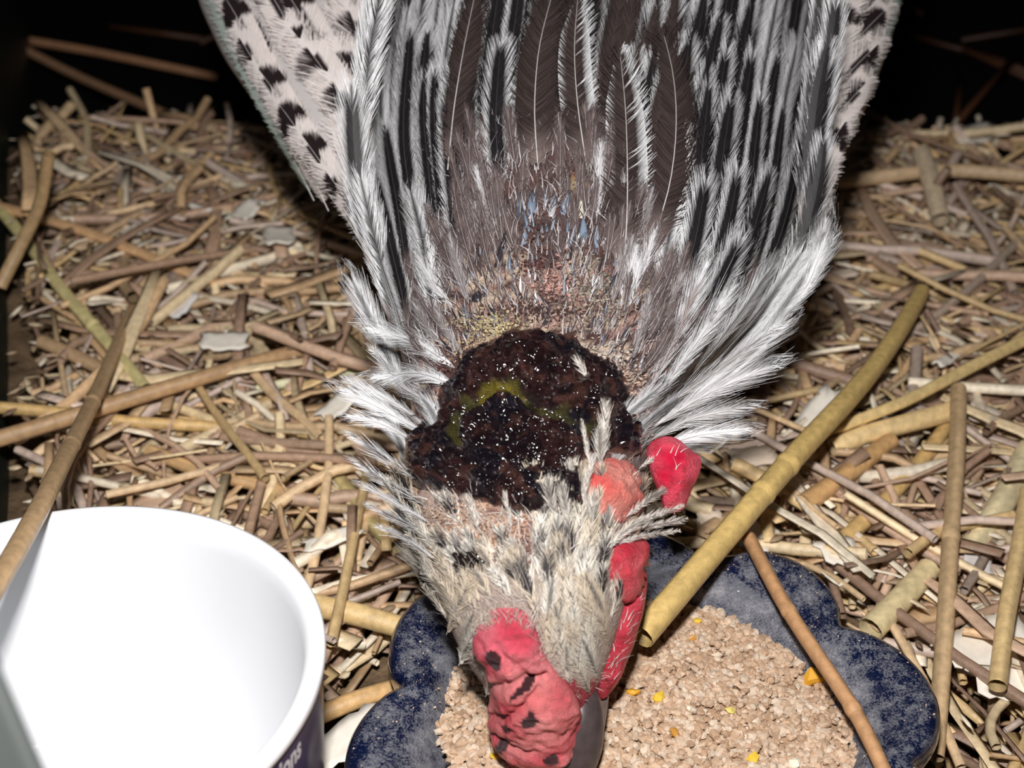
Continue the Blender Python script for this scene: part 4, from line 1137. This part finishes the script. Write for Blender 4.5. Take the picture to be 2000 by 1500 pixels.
# =================================================================== WOOD SHAVINGS
def shaving(p, L, Wd, az, tilt, col, curl=.15):
    nu, nv_ = 7, 5; V = []
    for th in (0, -.0005):
        for a in range(nu):
            for b in range(nv_):
                u, v = a/(nu-1)-.5, b/(nv_-1)-.5
                V.append((u*L+.06*L*math.sin(v*9+a), v*Wd*(1-.35*abs(u))+.05*Wd*math.sin(u*14), curl*L*u*u+.0002*math.sin(9*v)+th))
    V = np.array(V); n = nu*nv_
    i = np.arange(nu-1)[:, None]*nv_; j = np.arange(nv_-1)[None]
    Q = np.stack([i+j, i+nv_+j, i+nv_+j+1, i+j+1], -1).reshape(-1, 4)
    Q2 = Q[:, ::-1]+n
    rim_ = [b for b in range(nv_)]+[a*nv_+nv_-1 for a in range(1, nu)]+[(nu-1)*nv_+b for b in range(nv_-2, -1, -1)]+[a*nv_ for a in range(nu-2, 0, -1)]
    rim_ = np.array(rim_); r2 = np.roll(rim_, -1)
    S = np.stack([rim_, r2, r2+n, rim_+n], 1)
    Rz = Matrix.Rotation(az, 3, 'Z') @ Matrix.Rotation(tilt, 3, 'Y') @ Matrix.Rotation(tilt*.6, 3, 'X')
    V = V @ np.array(Rz).T
    o = mesh_obj('wood_shaving', V, [Q, Q2, S], M['wood'], col=np.tile(col, (len(V), 1))); o.location = p
    return o
SH = [(438, 665, .013, .010, .1, 'squarish cream wood shaving above the long tan straw'), (1590, 810, .020, .008, .9, 'white wood shaving half under the thick golden stalk'), (1925, 1250, .022, .012, .5, 'large ribbed cream shaving in the lower right bedding'),
      (275, 440, .012, .008, 1.2, 'whitish shaving among straws at upper left'), (545, 460, .016, .010, 1.8, 'pale shaving close left of the hen\'s shoulder'), (480, 410, .014, .009, 1.2, 'pale shaving between the upper left straws and the wing'),
      (1905, 260, .024, .014, .6, 'pale grey shaving at the far right edge of the bed'), (1640, 1075, .010, .009, .4, 'white shaving just above the bowl\'s upper right petal'), (650, 1050, .014, .006, .4, 'cream shaving right of the pot below the thin bent straw'),
      (680, 1440, .016, .010, .7, 'lilac-white shaving between the pot label and the bowl'), (660, 790, .012, .008, .9, 'pinkish shaving touching the neck feathers at left'), (1850, 700, .014, .004, .9, 'thin white shaving right of the thick stalk\'s upper end'), (390, 405, .009, .003, -.4, 'small bright cream chip at upper left'),
      (1970, 1330, .016, .010, .2, 'cream shaving at the right edge beside the last straw'), (1480, 1080, .010, .008, 1.2, 'pale chip behind the upper petal of the bowl'), (360, 345, .004, .003, .4, 'tiny bright white chip at upper left')]
for x, y, L, Wd, az, lb in SH:
    p = G(x, y, .014)
    p = G(x, y, bed_z(p[0], p[1])+.0135)
    if 'bowl' in lb and 'behind' in lb: p = G(x, y-30, .013)
    o = shaving(p, L, Wd, az, rng.normal(0, .12), srgb(246, 238, 224)*rng.uniform(.92, 1.02))
    tag(o, lb, 'wood shaving', 'wood shavings in the bedding')
k = 0
while k < 70:
    x, y = rng.uniform(-.2, .24), rng.uniform(.14, .50)
    if x < wall_x(y)+.015 or blocked(x, y, m=.012): continue
    ci = rng.integers(4); Ls, Ws, az = rng.uniform(.007, .016), rng.uniform(.004, .009), rng.uniform(0, 6.28)
    lb_ = ('tiny' if Ls < .0095 else 'small' if Ls < .013 else 'larger')+(' narrow ' if Ws < Ls*.5 else ' broad ')+['cream', 'beige', 'pinkish tan', 'white'][ci]+' wood shaving '+place((x, y, .01))
    if lb_ in used_labels: continue
    used_labels[lb_] = 1
    o = shaving((x, y, bed_z(x, y)+rng.uniform(.007, .0125)), Ls, Ws, az, rng.normal(0, .2), srgb(*[(226, 212, 194), (214, 196, 176), (206, 176, 150), (224, 218, 214)][ci]))
    tag(o, lb_, 'wood shaving', 'small wood shavings under the straw'); k += 1
